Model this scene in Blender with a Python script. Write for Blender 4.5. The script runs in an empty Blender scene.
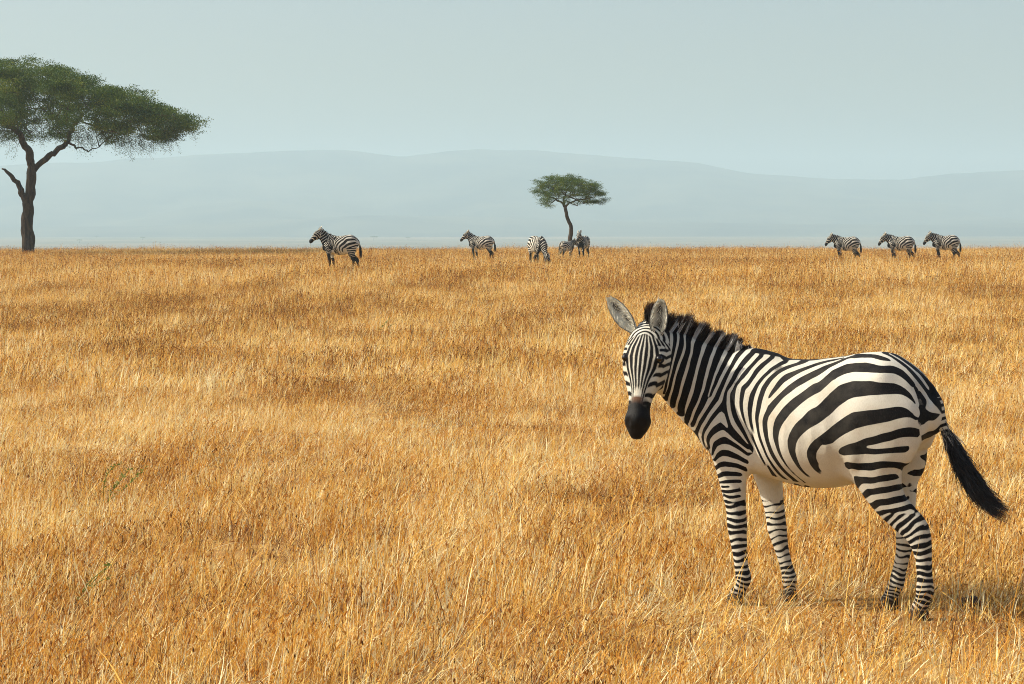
import bpy, bmesh, math, random
import numpy as np
from mathutils import Vector, Matrix, Euler

# ---------------------------------------------------------------- camera, sky, sun, exposure
scene = bpy.context.scene
COL = scene.collection
cam_data = bpy.data.cameras.new('camera')
cam_data.sensor_width = 36.0
cam_data.lens = 36.0*2200/1024
cam_data.clip_start = 0.1
cam_data.clip_end = 30000
cam = bpy.data.objects.new('camera', cam_data)
COL.objects.link(cam)
cam.location = (0, 0, 2.0)
cam.rotation_euler = (math.pi/2-math.atan(120/2200), 0, 0)
scene.camera = cam

SUN_EL = 40.0
SUN_AZ = (-.955, .03)          # horizontal direction towards the sun
world = bpy.data.worlds.new('World'); scene.world = world
world.use_nodes = True
wn = world.node_tree
bg = wn.nodes['Background']
sky = wn.nodes.new('ShaderNodeTexSky'); sky.sky_type = 'NISHITA'; sky.sun_disc = False
sky.sun_elevation = math.radians(SUN_EL)
sky.sun_rotation = math.atan2(SUN_AZ[0], SUN_AZ[1])
sky.air_density = 1.0; sky.dust_density = 3.5; sky.ozone_density = 1.0
wn.links.new(sky.outputs[0], bg.inputs[0])
bg.inputs[1].default_value = .115
sd = bpy.data.lights.new('sun', 'SUN'); sd.energy = 5.0; sd.angle = math.radians(.5); sd.color = (1.0, .915, .76)
sun = bpy.data.objects.new('sun', sd); COL.objects.link(sun)
sv = Vector((SUN_AZ[0], SUN_AZ[1], 0)).normalized()*math.cos(math.radians(SUN_EL))+Vector((0, 0, math.sin(math.radians(SUN_EL))))
sun.rotation_euler = sv.to_track_quat('Z', 'Y').to_euler()
sun.location = (-20, 0, 30)
scene.view_settings.view_transform = 'Standard'
scene.view_settings.look = 'None'
scene.view_settings.gamma = 1.0
scene.view_settings.use_curve_mapping = False
scene.view_settings.exposure = 0.47
scene.render.engine = 'CYCLES'
scene.cycles.use_denoising = True
scene.cycles.denoiser = 'OPENIMAGEDENOISE'
scene.cycles.denoising_input_passes = 'RGB_ALBEDO_NORMAL'
scene.cycles.denoising_prefilter = 'NONE'
scene.cycles.filter_width = 1.0
scene.cycles.max_bounces = 8
scene.cycles.diffuse_bounces = 3
scene.cycles.volume_bounces = 1
scene.cycles.transparent_max_bounces = 8
# ---------------------------------------------------------------- implicit bodies
def spline(pts, n):
    P = np.array(pts, float)
    m = len(P)
    seg = np.linalg.norm(np.diff(P[:, :3], axis=0), axis=1)
    t = np.concatenate([[0], np.cumsum(seg)])
    tt = np.linspace(0, t[-1], n)
    M = np.zeros_like(P)
    for i in range(m):
        a, b = max(i-1, 0), min(i+1, m-1)
        M[i] = (P[b]-P[a])/max(t[b]-t[a], 1e-6)
    k = np.clip(np.searchsorted(t, tt, side='right')-1, 0, m-2)
    h = (t[k+1]-t[k])[:, None]
    s = ((tt-t[k])/(t[k+1]-t[k]))[:, None]
    return ((2*s**3-3*s**2+1)*P[k]+(s**3-2*s**2+s)*h*M[k]
            + (-2*s**3+3*s**2)*P[k+1]+(s**3-s**2)*h*M[k+1])


class Tube:
    """a limb: stations (x, y, z, r_up, r_side, egg) along a spline"""
    def __init__(self, pts, up, k, n=90, endr=None, planar=False):
        self.planar = planar
        pts = [tuple(p)+(0.,)*(6-len(p)) for p in pts]
        S = spline(pts, n)
        self.C = S[:, :3]; self.ru = np.maximum(S[:, 3], .004); self.rs = np.maximum(S[:, 4], .004); self.e = S[:, 5]
        T = np.gradient(self.C, axis=0)
        if planar: T = np.tile(self.C[-1]*[1, 0, 0]-self.C[0]*[1, 0, 0], (n, 1))
        self.T = T/np.linalg.norm(T, axis=1)[:, None]
        up = np.array(up, float)
        if up.ndim == 2:
            w = np.linspace(0, 1, n)[:, None]; up = up[0]*(1-w)+up[1]*w
        U = up-(self.T*up).sum(1)[:, None]*self.T
        self.U = U/np.linalg.norm(U, axis=1)[:, None]
        self.S = np.cross(self.T, self.U)
        self.L = np.concatenate([[0], np.cumsum(np.linalg.norm(np.diff(self.C, axis=0), axis=1))])
        self.k = k
        self.endr = endr or (min(self.ru[0], self.rs[0]), min(self.ru[-1], self.rs[-1]))

    def bbox(self, m):
        r = max(self.ru.max(), self.rs.max())+m
        return self.C.min(0)-r, self.C.max(0)+r

    def local(self, P):
        idx = np.empty(len(P), np.int32)
        c2 = (self.C**2).sum(1)
        for a in range(0, len(P), 200000):
            q = P[a:a+200000]
            if self.planar:
                idx[a:a+200000] = np.argmin(np.abs(q[:, :1]-self.C[None, :, 0]), axis=1)
            else:
                idx[a:a+200000] = np.argmin(c2[None, :]-2*q@self.C.T, axis=1)
        d = P-self.C[idx]
        t = (d*self.T[idx]).sum(1); u = (d*self.U[idx]).sum(1); s = (d*self.S[idx]).sum(1)
        n = len(self.C)
        step = self.L[1]
        f = np.clip(idx+t/step, 0, n-1)
        ar = np.arange(n)
        return idx, f, t, u, s, np.interp(f, ar, self.ru), np.interp(f, ar, self.rs), np.interp(f, ar, self.e)

    def dist(self, P):
        idx, f, t, u, s, ru, rs, e = self.local(P)
        n = len(self.C)
        over = np.where(idx == n-1, np.maximum(t, 0)/self.endr[1], np.where(idx == 0, np.maximum(-t, 0)/self.endr[0], 0))
        rs2 = rs*(1-e*np.clip(u/ru, -1, 1))
        q = np.sqrt((u/ru)**2+(s/rs2)**2+over**2)
        er = np.where(idx == 0, self.endr[0], self.endr[1])
        g = np.sqrt((u/ru**2)**2+(s/rs2**2)**2+(over/er)**2)/np.maximum(q, 1e-6)
        g = np.maximum(g, 1/np.maximum(ru, rs))
        return (q-1)/g

    def arc(self, P):
        idx, f, t, u, s, ru, rs, e = self.local(P)
        return f*self.L[1]+np.where((idx == 0) | (idx == len(self.C)-1), t-np.clip(t, -.5*self.L[1], .5*self.L[1]), 0), u/ru, s/rs


def smin(a, b, k):
    h = np.clip(.5+.5*(b-a)/k, 0, 1)
    return b*(1-h)+a*h-k*h*(1-h)


def polygonise(tubes, bumps, vox):
    lo = np.min([t.bbox(.03)[0] for t in tubes], axis=0); hi = np.max([t.bbox(.03)[1] for t in tubes], axis=0)
    n = np.ceil((hi-lo)/vox).astype(int)+1
    D = np.full(n, .3, np.float32)
    ax = [lo[i]+vox*np.arange(n[i]) for i in range(3)]

    def block(b0, b1):
        i0 = np.clip(np.floor((b0-lo)/vox).astype(int), 0, n); i1 = np.clip(np.ceil((b1-lo)/vox).astype(int)+1, 0, n)
        g = np.meshgrid(*[ax[i][i0[i]:i1[i]] for i in range(3)], indexing='ij')
        return tuple(slice(a, b) for a, b in zip(i0, i1)), np.stack([q.ravel() for q in g], 1)
    for tb in tubes:
        sl, P = block(*tb.bbox(.07))
        sub = D[sl]
        D[sl] = smin(sub, tb.dist(P).reshape(sub.shape).astype(np.float32), tb.k)
    for (c, r, amp) in bumps:
        c = np.array(c, float); r = np.array(r, float)*np.ones(3)
        sl, P = block(c-2.6*r, c+2.6*r)
        sub = D[sl]
        D[sl] = sub-(amp*np.exp(-(((P-c)/r)**2).sum(1))).reshape(sub.shape).astype(np.float32)
    # surface nets
    ins = D < 0
    c8 = np.zeros(tuple(n-1), np.int8)
    for i in (0, 1):
        for j in (0, 1):
            for k in (0, 1):
                c8 += ins[i:n[0]-1+i, j:n[1]-1+j, k:n[2]-1+k]
    act = (c8 > 0) & (c8 < 8)
    vid = np.full(act.shape, -1, np.int32)
    ai = np.argwhere(act); vid[act] = np.arange(len(ai))
    V = lo+vox*(ai+.5)

    def samp(p):
        q = (p-lo)/vox; i = np.clip(np.floor(q).astype(int), 0, n-2); f = q-i
        r = 0
        for a in (0, 1):
            for b in (0, 1):
                for c in (0, 1):
                    w = (f[:, 0] if a else 1-f[:, 0])*(f[:, 1] if b else 1-f[:, 1])*(f[:, 2] if c else 1-f[:, 2])
                    r = r+w*D[i[:, 0]+a, i[:, 1]+b, i[:, 2]+c]
        return r
    quads = []
    for axn in range(3):
        o = [0, 1, 2]; o.remove(axn); a, b = o
        s0 = [slice(None)]*3; s1 = [slice(None)]*3
        s0[axn] = slice(0, n[axn]-1); s1[axn] = slice(1, n[axn])
        cr = ins[tuple(s0)] != ins[tuple(s1)]
        e = np.argwhere(cr)
        e = e[(e[:, a] > 0) & (e[:, b] > 0) & (e[:, a] < n[a]-1) & (e[:, b] < n[b]-1)]
        first = ins[e[:, 0], e[:, 1], e[:, 2]]
        def cell(da, db):
            q = e.copy(); q[:, a] -= da; q[:, b] -= db
            return vid[q[:, 0], q[:, 1], q[:, 2]]
        Q = np.stack([cell(1, 1), cell(0, 1), cell(0, 0), cell(1, 0)], 1)
        flip = first if axn != 1 else ~first
        Q[~flip] = Q[~flip][:, ::-1]
        quads.append(Q)
    Q = np.concatenate(quads)
    # relax then project
    E = np.concatenate([Q[:, [0, 1]], Q[:, [1, 2]], Q[:, [2, 3]], Q[:, [3, 0]]])
    for it in range(5):
        acc = np.zeros_like(V); cnt = np.zeros(len(V))
        for x in range(3):
            acc[:, x] = np.bincount(E[:, 0], V[E[:, 1], x], len(V))+np.bincount(E[:, 1], V[E[:, 0], x], len(V))
        cnt = np.bincount(E[:, 0], minlength=len(V))+np.bincount(E[:, 1], minlength=len(V))
        V = V*.4+.6*acc/np.maximum(cnt, 1)[:, None]
        h = vox*.5
        d = samp(V)
        G = np.stack([samp(V+np.eye(3)[x]*h)-samp(V-np.eye(3)[x]*h) for x in range(3)], 1)/(2*h)
        V = V-np.clip(d/np.maximum((G**2).sum(1), .05), -vox, vox)[:, None]*G*.8
    return V, Q
# ---------------------------------------------------------------- the zebra's frame: x forward, y its left, z up
def L3(a, b, t):
    return tuple(np.array(a)*(1-t)+np.array(b)*t)


def torso_tube():
    return Tube([(.655, 0, .88, .10, .09, 0), (.57, 0, .955, .215, .155, .05), (.44, 0, 1.000, .31, .195, .28),
                 (.28, 0, .974, .32, .232, .22), (.12, 0, .957, .332, .262, .10), (-.04, 0, .970, .337, .278, .03),
                 (-.19, 0, 1.008, .325, .275, 0), (-.32, 0, 1.06, .272, .245, 0), (-.42, 0, 1.055, .215, .20, .05), (-.49, 0, 1.045, .160, .155, .05),
                 (-.54, 0, 1.03, .105, .105, 0)], (0, 0, 1), .01, 220, (.06, .05), True)


def dock_tube():
    return Tube([(-.45, 0, 1.19, .05, .045), (-.515, 0, 1.145, .036, .034), (-.555, 0, 1.07, .027, .026), (-.585, 0, .99, .023, .022), (-.622, 0, .90, .018, .018), (-.66, 0, .83, .012, .012)], (1, 0, 0), .02, 60, (.03, .01))


def front_leg(side, top, pts):
    """pts: (x, y, z, r_front, r_side)"""
    return Tube([top, *pts], (1, 0, 0), .045, 110, (.06, .012))


def body_tubes(pose='watch'):
    T = [torso_tube()]
    n_f = Tube([(.47, .10, 1.10, .12, .045), (.53, .125, .97, .125, .065), (.525, .132, .86, .105, .072), (.504, .132, .75, .088, .066), (.487, .13, .62, .068, .055),
                (.472, .128, .50, .053, .046), (.467, .126, .42, .053, .047), (.462, .124, .36, .047, .042), (.452, .122, .28, .041, .035), (.444, .12, .20, .037, .032),
                (.432, .12, .14, .043, .037), (.448, .12, .09, .034, .031), (.466, .12, .055, .042, .038), (.478, .12, .0, .054, .046)], (1, 0, 0), .075, 110, (.10, .01))
    f_f = Tube([(.47, -.10, 1.10, .12, .045), (.47, -.125, .95, .12, .065), (.43, -.132, .80, .098, .07), (.395, -.13, .68, .080, .062), (.368, -.128, .56, .062, .052),
                (.347, -.125, .46, .053, .047), (.335, -.122, .38, .052, .047), (.318, -.12, .31, .042, .04), (.292, -.118, .22, .035, .032), (.270, -.117, .15, .036, .033),
                (.262, -.116, .11, .042, .037), (.262, -.116, .07, .034, .032), (.262, -.116, .04, .042, .038), (.262, -.116, -.01, .052, .045)], (1, 0, 0), .075, 110, (.10, .01))
    n_h = Tube([(-.32, .09, 1.12, .16, .11), (-.33, .130, 1.00, .195, .115), (-.30, .150, .86, .183, .100), (-.29, .150, .76, .143, .085), (-.318, .145, .66, .108, .068), (-.362, .138, .58, .088, .055),
                (-.425, .130, .515, .080, .046), (-.485, .125, .455, .073, .046), (-.512, .122, .395, .058, .044), (-.527, .12, .32, .044, .038), (-.535, .12, .22, .040, .035),
                (-.537, .12, .14, .046, .039), (-.525, .12, .09, .038, .034), (-.512, .12, .055, .045, .04), (-.505, .12, .0, .056, .048)], (1, 0, 0), .085, 120, (.14, .01))
    f_h = Tube([(-.32, -.09, 1.12, .16, .11), (-.33, -.130, 1.00, .19, .115), (-.285, -.150, .86, .18, .100), (-.295, -.150, .76, .165, .09), (-.300, -.145, .66, .128, .072), (-.325, -.135, .57, .092, .057),
                (-.345, -.128, .50, .072, .046), (-.372, -.122, .44, .062, .045), (-.368, -.118, .38, .054, .043), (-.355, -.115, .30, .040, .037), (-.335, -.112, .20, .036, .034),
                (-.318, -.11, .13, .043, .038), (-.300, -.11, .085, .036, .034), (-.288, -.11, .05, .044, .04), (-.280, -.11, .0, .054, .047)], (1, 0, 0), .085, 120, (.14, .01))
    if pose != 'watch':
        for t in (f_f, f_h):
            pass
    T += [n_f, f_f, n_h, f_h]
    T.append(dock_tube())
    return T


CAMD = np.array([-.446, .895, 0.])
RGT = np.array([-.895, -.446, 0.])


def head_frame(kind):
    """origin at the poll, axis poll->muzzle, n = out of the face, s = to the viewer's right"""
    if kind == 'watch':
        tilt = math.radians(20)
        yaw = math.radians(-17)
        c = CAMD*math.cos(yaw)+RGT*math.sin(yaw)
        s = RGT*math.cos(yaw)-CAMD*math.sin(yaw)
        dn = np.array([0, 0, -1.])
        roll = math.radians(1.2)
        ax = dn*math.cos(tilt)+c*math.sin(tilt)
        nn = c*math.cos(tilt)-dn*math.sin(tilt)
        ax = ax*math.cos(roll)-s*math.sin(roll)
        s = np.cross(ax, nn); s = s/np.linalg.norm(s)
        if s@RGT < 0: s = -s
        return np.array([.899, .303, 1.475]), ax, nn, s
    if kind == 'ahead':
        a = math.radians(54); o = np.array([.82, 0, 1.50])
    elif kind == 'low':
        a = math.radians(64); o = np.array([.88, 0, 1.38])
    else:
        a = math.radians(80); o = np.array([1.02, 0, .50])
    ax = np.array([math.cos(a), 0, -math.sin(a)]); nn = np.array([math.sin(a), 0, math.cos(a)])
    return o, ax, nn, np.array([0, 1., 0])


def head_tube(kind):
    o, ax, nn, s = head_frame(kind)
    st = [(.015, -.06, .055, .072, 0), (.06, -.05, .085, .098, -.1), (.11, -.05, .110, .114, -.12), (.17, -.052, .126, .124, -.15), (.23, -.055, .132, .121, -.12),
          (.30, -.042, .120, .104, -.1), (.37, -.022, .092, .078, -.1), (.44, -.008, .073, .060, 0), (.50, -.002, .067, .060, 0), (.55, .0, .069, .072, .1), (.60, -.008, .050, .054, .1), (.630, -.012, .030, .034, 0)]
    sc = .965
    if kind != 'watch':
        sc = .88; st = [(a, b, c*1.22, d*1.1, e) for a, b, c, d, e in st]
    P = [tuple(o+ax*a*sc+nn*b*sc)+(c*sc, d*sc, e) for a, b, c, d, e in st]
    return Tube(P, nn, .05, 110, (.05, .018))


def neck_tube(kind):
    o, ax, nn, s = head_frame(kind)
    if kind == 'watch':
        P = [(.36, 0, 1.05, .26, .14, .3), (.50, 0, 1.075, .262, .140, .3), (.612, .02, 1.10, .245, .125, .25), (.715, .07, 1.168, .21, .105, .15), (.80, .14, 1.238, .178, .092, .1), (.862, .215, 1.285, .165, .088, 0), (.89, .27, 1.33, .13, .08, 0)]
        return Tube(P, ((-.25, 0, 1), (-.05, -.15, 1)), .07, 110, (.05, .05))
    end = o+ax*.10-nn*.08
    a = np.array([.40, 0, 1.05]); b = np.array([.56, 0, 1.13 if kind != 'graze' else 1.0])
    P = [tuple(a)+(.27, .14, .3), tuple(b)+(.215, .12, .2), L3(b, end, .4)+(.160, .09, .1), L3(b, end, .75)+(.130, .078, 0), tuple(end)+(.105, .07, 0)]
    return Tube(P, (-.5, 0, 1) if kind != 'graze' else (.8, 0, 1), .07, 110, (.05, .05))


def zebra_bumps(kind):
    o, ax, nn, s = head_frame(kind)
    B = []
    for sg in (-1, 1):
        B += [(tuple(o+ax*.205+nn*.045+s*sg*.098), .028, .016), (tuple(o+ax*.34+nn*.02+s*sg*.085), (.02, .02, .05), .007),         # brow ridge over the eye
              (tuple(o+ax*.225+nn*.020+s*sg*.118), .014, -.010),        # socket
              (tuple(o+ax*.27-nn*.06+s*sg*.095), (.05, .05, .06), .010),  # cheek
              (tuple(o+ax*.552+nn*.050+s*sg*.042), (.015, .014, .020), -.030),        # nostril
              (tuple(o+ax*.545+nn*.050+s*sg*.052), .020, .008),
              ((-.33, sg*.20, 1.24), (.06, .05, .05), .018), ((.47, sg*.155, 1.08), (.022, .05, .12), .008), ((-.19, sg*.24, .80), (.035, .05, .05), .012), ((-.47, sg*.17, .93), (.03, .05, .11), .010),            # point of hip
              ((-.12, sg*.26, 1.06), (.07, .05, .13), -.020),           # flank hollow
              ((-.10, sg*.20, .78), (.06, .06, .06), -.012),
              ((.56, sg*.17, .92), (.05, .05, .07), .016),              # point of shoulder
              ((.36, sg*.20, .90), (.04, .05, .14), -.016),             # behind the shoulder
              ((.41, sg*.15, .74), (.05, .04, .04), .012)]              # elbow
    if kind == 'watch':
        for i in range(5):
            B.append(((.24-.075*i, .26, .90), (.016, .05, .12), .0035))  # faint ribs
    for q in np.linspace(-1, 1, 7):
        B.append((tuple(o+ax*.578+nn*(.040-.03*abs(q))+s*q*.045), .011, -.006))
    B.append((tuple(o+ax*.06+nn*.03), (.03, .03, .03), .006))
    return B


def ear_mesh(o, ax, nn, s, sg, base_off, tip_off, face, length=.20, width=.088):
    """a cupped ear: returns verts, quads and a 0..1 mask for the inner side"""
    b = np.array(base_off); t = np.array(tip_off)
    d = t-b; length = np.linalg.norm(d); d = d/length
    f = np.array(face, float); f = f-(f@d)*d; f /= np.linalg.norm(f); w = np.cross(d, f)
    NU, NV = 26, 20
    V = []; M = []
    prof = [(0, .42), (.12, .62), (.3, .93), (.48, 1.0), (.66, .93), (.82, .72), (.93, .46), (.985, .24), (1, .08)]
    ps = [p[0] for p in prof]; pw = [p[1] for p in prof]
    for lay in (0, 1):
        for i in range(NU):
            u = i/(NU-1)
            hw = np.interp(u, ps, pw)*width*.5
            wrap = np.interp(u, [0, .25, .7, 1], [2.5, 1.75, 1.05, .5])
            for j in range(NV):
                a = (j/(NV-1)*2-1)*wrap
                R = hw/max(math.sin(min(wrap, 1.57)), .3)
                r = R*(1-(.0 if lay == 0 else 1)*.10)-(0 if lay == 0 else .002)
                r = max(r, .0005)
                p = b+d*(length*u)+w*math.sin(a)*r+f*(R*.8-math.cos(a)*r)+f*(-.022*u+.02*u*u)
                V.append(p); M.append((lay, u, j/(NV-1)*2-1))
    F = []
    n = NU*NV
    for lay in (0, 1):
        for i in range(NU-1):
            for j in range(NV-1):
                q = [lay*n+i*NV+j, lay*n+i*NV+j+1, lay*n+(i+1)*NV+j+1, lay*n+(i+1)*NV+j]
                F.append(q if lay else q[::-1])
    for i in range(NU-1):
        for j in (0, NV-1):
            q = [i*NV+j, (i+1)*NV+j, n+(i+1)*NV+j, n+i*NV+j]
            F.append(q)
    for j in range(NV-1):
        F.append([(NU-1)*NV+j, (NU-1)*NV+j+1, n+(NU-1)*NV+j+1, n+(NU-1)*NV+j])
    return np.array(V), F, M


def hair(name, roots, paths, width, attrs, parent, mat):
    """flat tapering strands; paths: (n, k, 3) points of every strand"""
    n, k, _ = paths.shape
    rng = np.random.RandomState(5)
    rnd = rng.normal(size=(n, 3))
    T = np.gradient(paths, axis=1)
    W = np.cross(T, rnd[:, None, :]); W /= np.maximum(np.linalg.norm(W, axis=2), 1e-9)[..., None]
    prof = np.array([.8, 1, .9, .62, .12]) if k == 5 else np.interp(np.linspace(0, 1, k), [0, .3, .7, 1], [.8, 1, .7, .08])
    w = width*prof[None, :, None]*rng.uniform(.6, 1.3, n)[:, None, None]
    V = np.stack([paths-W*w/2, paths+W*w/2], 2).reshape(-1, 3)
    b = (np.arange(n)*k*2)[:, None]+(np.arange(k-1)*2)[None]
    F = np.stack([b, b+1, b+3, b+2], 2).reshape(-1, 4)
    me = bpy.data.meshes.new(name)
    me.from_pydata(V.tolist(), [], F.tolist())
    for nm, a in attrs.items():                     # (n, k) arrays
        at = me.attributes.new(nm, 'FLOAT', 'POINT'); at.data.foreach_set('value', np.repeat(a.reshape(-1), 2).astype(np.float32))
    me.shade_smooth(); me.materials.append(mat)
    o = bpy.data.objects.new(name, me); bpy.context.scene.collection.objects.link(o); o.parent = parent
    return o


def surface_point(bvh, p, d):
    """from p outwards along d: the outermost hit looking back"""
    from mathutils import Vector
    h = bvh.ray_cast(Vector(p+d*.35), Vector(-d))
    return (np.array(h[0]), h[2]) if h[0] is not None else (None, None)


def make_mane(bvh, T, fldfun, parent, mat, kind, nh):
    neck = T[6]; rng = np.random.RandomState(3)
    N = len(neck.C)
    i0 = int(np.argmax(neck.C[:, 0] > .49)) if neck.C[0, 0] < .49 else 0
    o, ax, nn, s = head_frame(kind)
    crest = []
    for f in np.linspace(0, 1, 60):
        i = int(i0+(N-1-i0)*f)
        p, _ = surface_point(bvh, neck.C[i], neck.U[i])
        if p is not None: crest.append((p, neck.U[i], neck.S[i], neck.T[i]))
    # on over the poll
    for f in np.linspace(0, 1, 10)[1:]:
        d = -ax*(1-.5*f)+nn*(.35*f-.3); d /= np.linalg.norm(d)
        p, _ = surface_point(bvh, o+ax*.07-nn*.05, d)
        if p is not None: crest.append((p, d, s, nn))
    P = np.array([c[0] for c in crest]); U = np.array([c[1] for c in crest]); Sd = np.array([c[2] for c in crest]); Td = np.array([c[3] for c in crest])
    m = len(crest)
    t = rng.uniform(0, m-1.001, nh); i = t.astype(int); fr = (t-i)[:, None]
    lerp = lambda A: A[i]*(1-fr)+A[i+1]*fr
    root = lerp(P); u = lerp(U); sd = lerp(Sd); td = lerp(Td)
    g = t/(m-1)
    off = rng.normal(0, .010, nh)
    root = root+sd*off[:, None]-u*.012
    ln = np.interp(g, [0, .06, .15, .30, .6, .85, 1], [.012, .026, .055, .088, .104, .104, .085])*rng.uniform(.75, 1.08, nh)*(1+.13*np.sin(g*60)+.07*np.sin(g*23))
    d = u+sd*(off*7+rng.normal(0, .055, nh))[:, None]+td*(rng.normal(.02, .05, nh))[:, None]
    d /= np.linalg.norm(d, axis=1)[:, None]
    k = 5; tt = np.linspace(0, 1, k)
    bend = rng.normal(0, .006, (nh, 3))
    paths = root[:, None]+d[:, None]*(ln[:, None]*tt)[..., None]+bend[:, None]*(tt**2)[None, :, None]
    st = fldfun(root)
    A = {'stripe': np.repeat(st[:, None], k, 1), 'tip': np.clip(tt[None]*ln[:, None]/.085, 0, 1)+rng.uniform(-.1, .1, nh)[:, None], 'rnd': np.repeat(rng.uniform(0, 1, nh)[:, None], k, 1)}
    return hair('mane', root, paths, .0030, A, parent, mat)


def make_forelock(bvh, kind, parent, mat, nh):
    rng = np.random.RandomState(8)
    o, ax, nn, s = head_frame(kind)
    c, _ = surface_point(bvh, o+ax*.07-nn*.05, (-ax*.8+nn*.35)/np.linalg.norm(-ax*.8+nn*.35))
    root = c+s*rng.normal(.004, .012, nh)[:, None]+nn*rng.normal(-.035, .020, nh)[:, None]-(-ax)*.02
    lean = s*rng.normal(.05, .14, nh)[:, None]+nn*rng.normal(.05, .16, nh)[:, None]
    d = -ax+nn*.12+lean; d /= np.linalg.norm(d, axis=1)[:, None]
    ln = rng.uniform(.08, .135, nh)
    k = 5; tt = np.linspace(0, 1, k)
    paths = root[:, None]+d[:, None]*(ln[:, None]*tt)[..., None]+(nn*.012+0*root)[:, None]*(tt**2)[None, :, None]
    A = {'stripe': np.full((nh, k), .01), 'tip': np.repeat((tt*.9+.2)[None], nh, 0), 'rnd': np.repeat(rng.uniform(0, 1, nh)[:, None], k, 1)}
    return hair('forelock', root, paths, .003, A, parent, mat)


def make_tail(parent, mat, nh, swing=True):
    rng = np.random.RandomState(4)
    if swing:
        G = [(-.560, 0, 1.06, 0), (-.582, 0, 1.00, 0), (-.624, 0, .902, 0), (-.703, 0, .754, 0), (-.790, 0, .628, 0), (-.870, 0, .562, 0), (-.935, 0, .535, 0)]
    else:
        G = [(-.555, 0, 1.06, 0), (-.575, 0, 1.0, 0), (-.60, 0, .88, 0), (-.615, 0, .76, 0), (-.62, 0, .64, 0), (-.62, 0, .54, 0), (-.62, 0, .46, 0)]
    n = 200
    S = spline(G, n)[:, :3]
    t0 = rng.beta(1.15, 1.8, nh)*.60
    t1 = np.clip(t0+rng.uniform(.20, .55, nh), 0, 1)
    t1 = np.where(rng.rand(nh) < .30, .6+.4*rng.beta(1.6, 1.5, nh), t1)
    t1 = np.maximum(t1, t0+.12)
    k = 7; f = np.linspace(0, 1, k)
    tt = t0[:, None]+(t1-t0)[:, None]*f[None]
    ang = rng.uniform(0, 6.283, nh)
    T = np.gradient(S, axis=0); T /= np.linalg.norm(T, axis=1)[:, None]
    idx = np.clip((tt*(n-1)).astype(int), 0, n-1)
    fw = np.cross(T, [0, 1., 0])
    rad = np.interp(tt, [0, .2, .45, .65, .85, 1], [.014, .024, .040, .045, .030, .007])
    rr = np.sqrt(rng.uniform(0, 1, nh))[:, None]*(.25+.75*np.minimum(1, f*2))[None]
    P = S[idx]+fw[idx]*(np.cos(ang)[:, None]*rad*rr)[..., None]+np.array([0, 1., 0])*(np.sin(ang)[:, None]*rad*rr*.75)[..., None]
    late = np.clip((tt-.7)/.3, 0, 1)
    split = np.where(np.cos(ang) > .1, 1, -1)[:, None]
    P = P+fw[idx]*(split*late*.014)[..., None]
    fly = np.where(rng.rand(nh) < .18, 2.6, 1.0)[:, None, None]
    P = P+rng.normal(0, .0035, (nh, k, 3))*f[None, :, None]*fly+(rng.normal(0, .010, (nh, 1, 3))*fly)*(f**2)[None, :, None]
    A = {'stripe': np.where(tt < .30, rings(tt*.62, .040, .3, .62), .01), 'tip': np.clip(tt, 0, 1), 'rnd': np.repeat(rng.uniform(0, 1, nh)[:, None], k, 1)}
    return hair('tail', None, P, .0042, A, parent, mat)


def make_ears(kind, parent, mat):
    o, ax, nn, s = head_frame(kind)
    if kind == 'watch':
        spec = [((.965, .310, 1.420), (1.124, .315, 1.606), np.array([-.25, .97, .12])+RGT*-.05, .094),
                ((.852, .305, 1.395), (.832, .290, 1.602), np.array([-.40, .92, .05]), .098)]
    else:
        up = -ax*.75-nn*.1+np.array([0, 0, .4])
        up = up/np.linalg.norm(up)
        spec = [(o+ax*.03-nn*.02+s*sg*.055, o+ax*.03-nn*.02+s*sg*.08+up*.20, s*sg*.6+nn*.8, .10) for sg in (-1, 1)]
    out = []
    for b, t, f, w in spec:
        V, F, M = ear_mesh(o, ax, nn, s, 1, b, t, f, width=w)
        me = bpy.data.meshes.new('ear'); me.from_pydata(V.tolist(), [], F)
        tone = []
        for (lay, u, v) in M:
            av = abs(v)
            if lay:
                x = .54+.32*max(0, (av-.30)/.65)**.8+.2*max(0, u-.72)-.60*math.exp(-((u-.74)/.14)**2-(v/.45)**2)-.50*math.exp(-((u-.36)/.22)**2-((v-.15)/.32)**2)
                if av > .93: x = .12
            else:
                x = .62
                if u > .80 or av > .95: x = .05
                if .36 < u < .52: x = .05
            tone.append(min(max(x, .03), .75))
        at = me.attributes.new('tone', 'FLOAT', 'POINT'); at.data.foreach_set('value', tone)
        me.shade_smooth(); me.materials.append(mat)
        e = bpy.data.objects.new('ear', me); bpy.context.scene.collection.objects.link(e); e.parent = parent
        out.append(e)
        if kind == 'watch':
            rg = np.random.RandomState(31); VA = np.array(V); nv = 20; sel = []; dirs = []
            d0 = np.array(t)-np.array(b); d0 = d0/np.linalg.norm(d0); f0 = np.array(f, float); f0 = f0/np.linalg.norm(f0)
            half = len(VA)//2
            for q in range(420):
                i = rg.randint(2, 24); side = rg.rand() < .75
                j = (rg.randint(0, 4) if rg.rand() < .5 else rg.randint(nv-4, nv)) if side else rg.randint(3, nv-3)
                p = VA[half+i*nv+j]; cen = VA[half+i*nv+nv//2]
                dd = d0*.8+f0*.45+(cen-p)/max(np.linalg.norm(cen-p), 1e-3)*.5+rg.normal(0, .22, 3)
                sel.append(p); dirs.append(dd/np.linalg.norm(dd))
            sel = np.array(sel); dirs = np.array(dirs); L = rg.uniform(.014, .032, len(sel))
            tt = np.linspace(0, 1, 5)
            paths = sel[:, None]+dirs[:, None]*(L[:, None]*tt)[..., None]
            hair('ear_hair', None, paths, .0022, {'tone': np.repeat(rg.uniform(.35, .75, len(sel))[:, None], 5, 1)}, e, mat)
    return out


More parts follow.
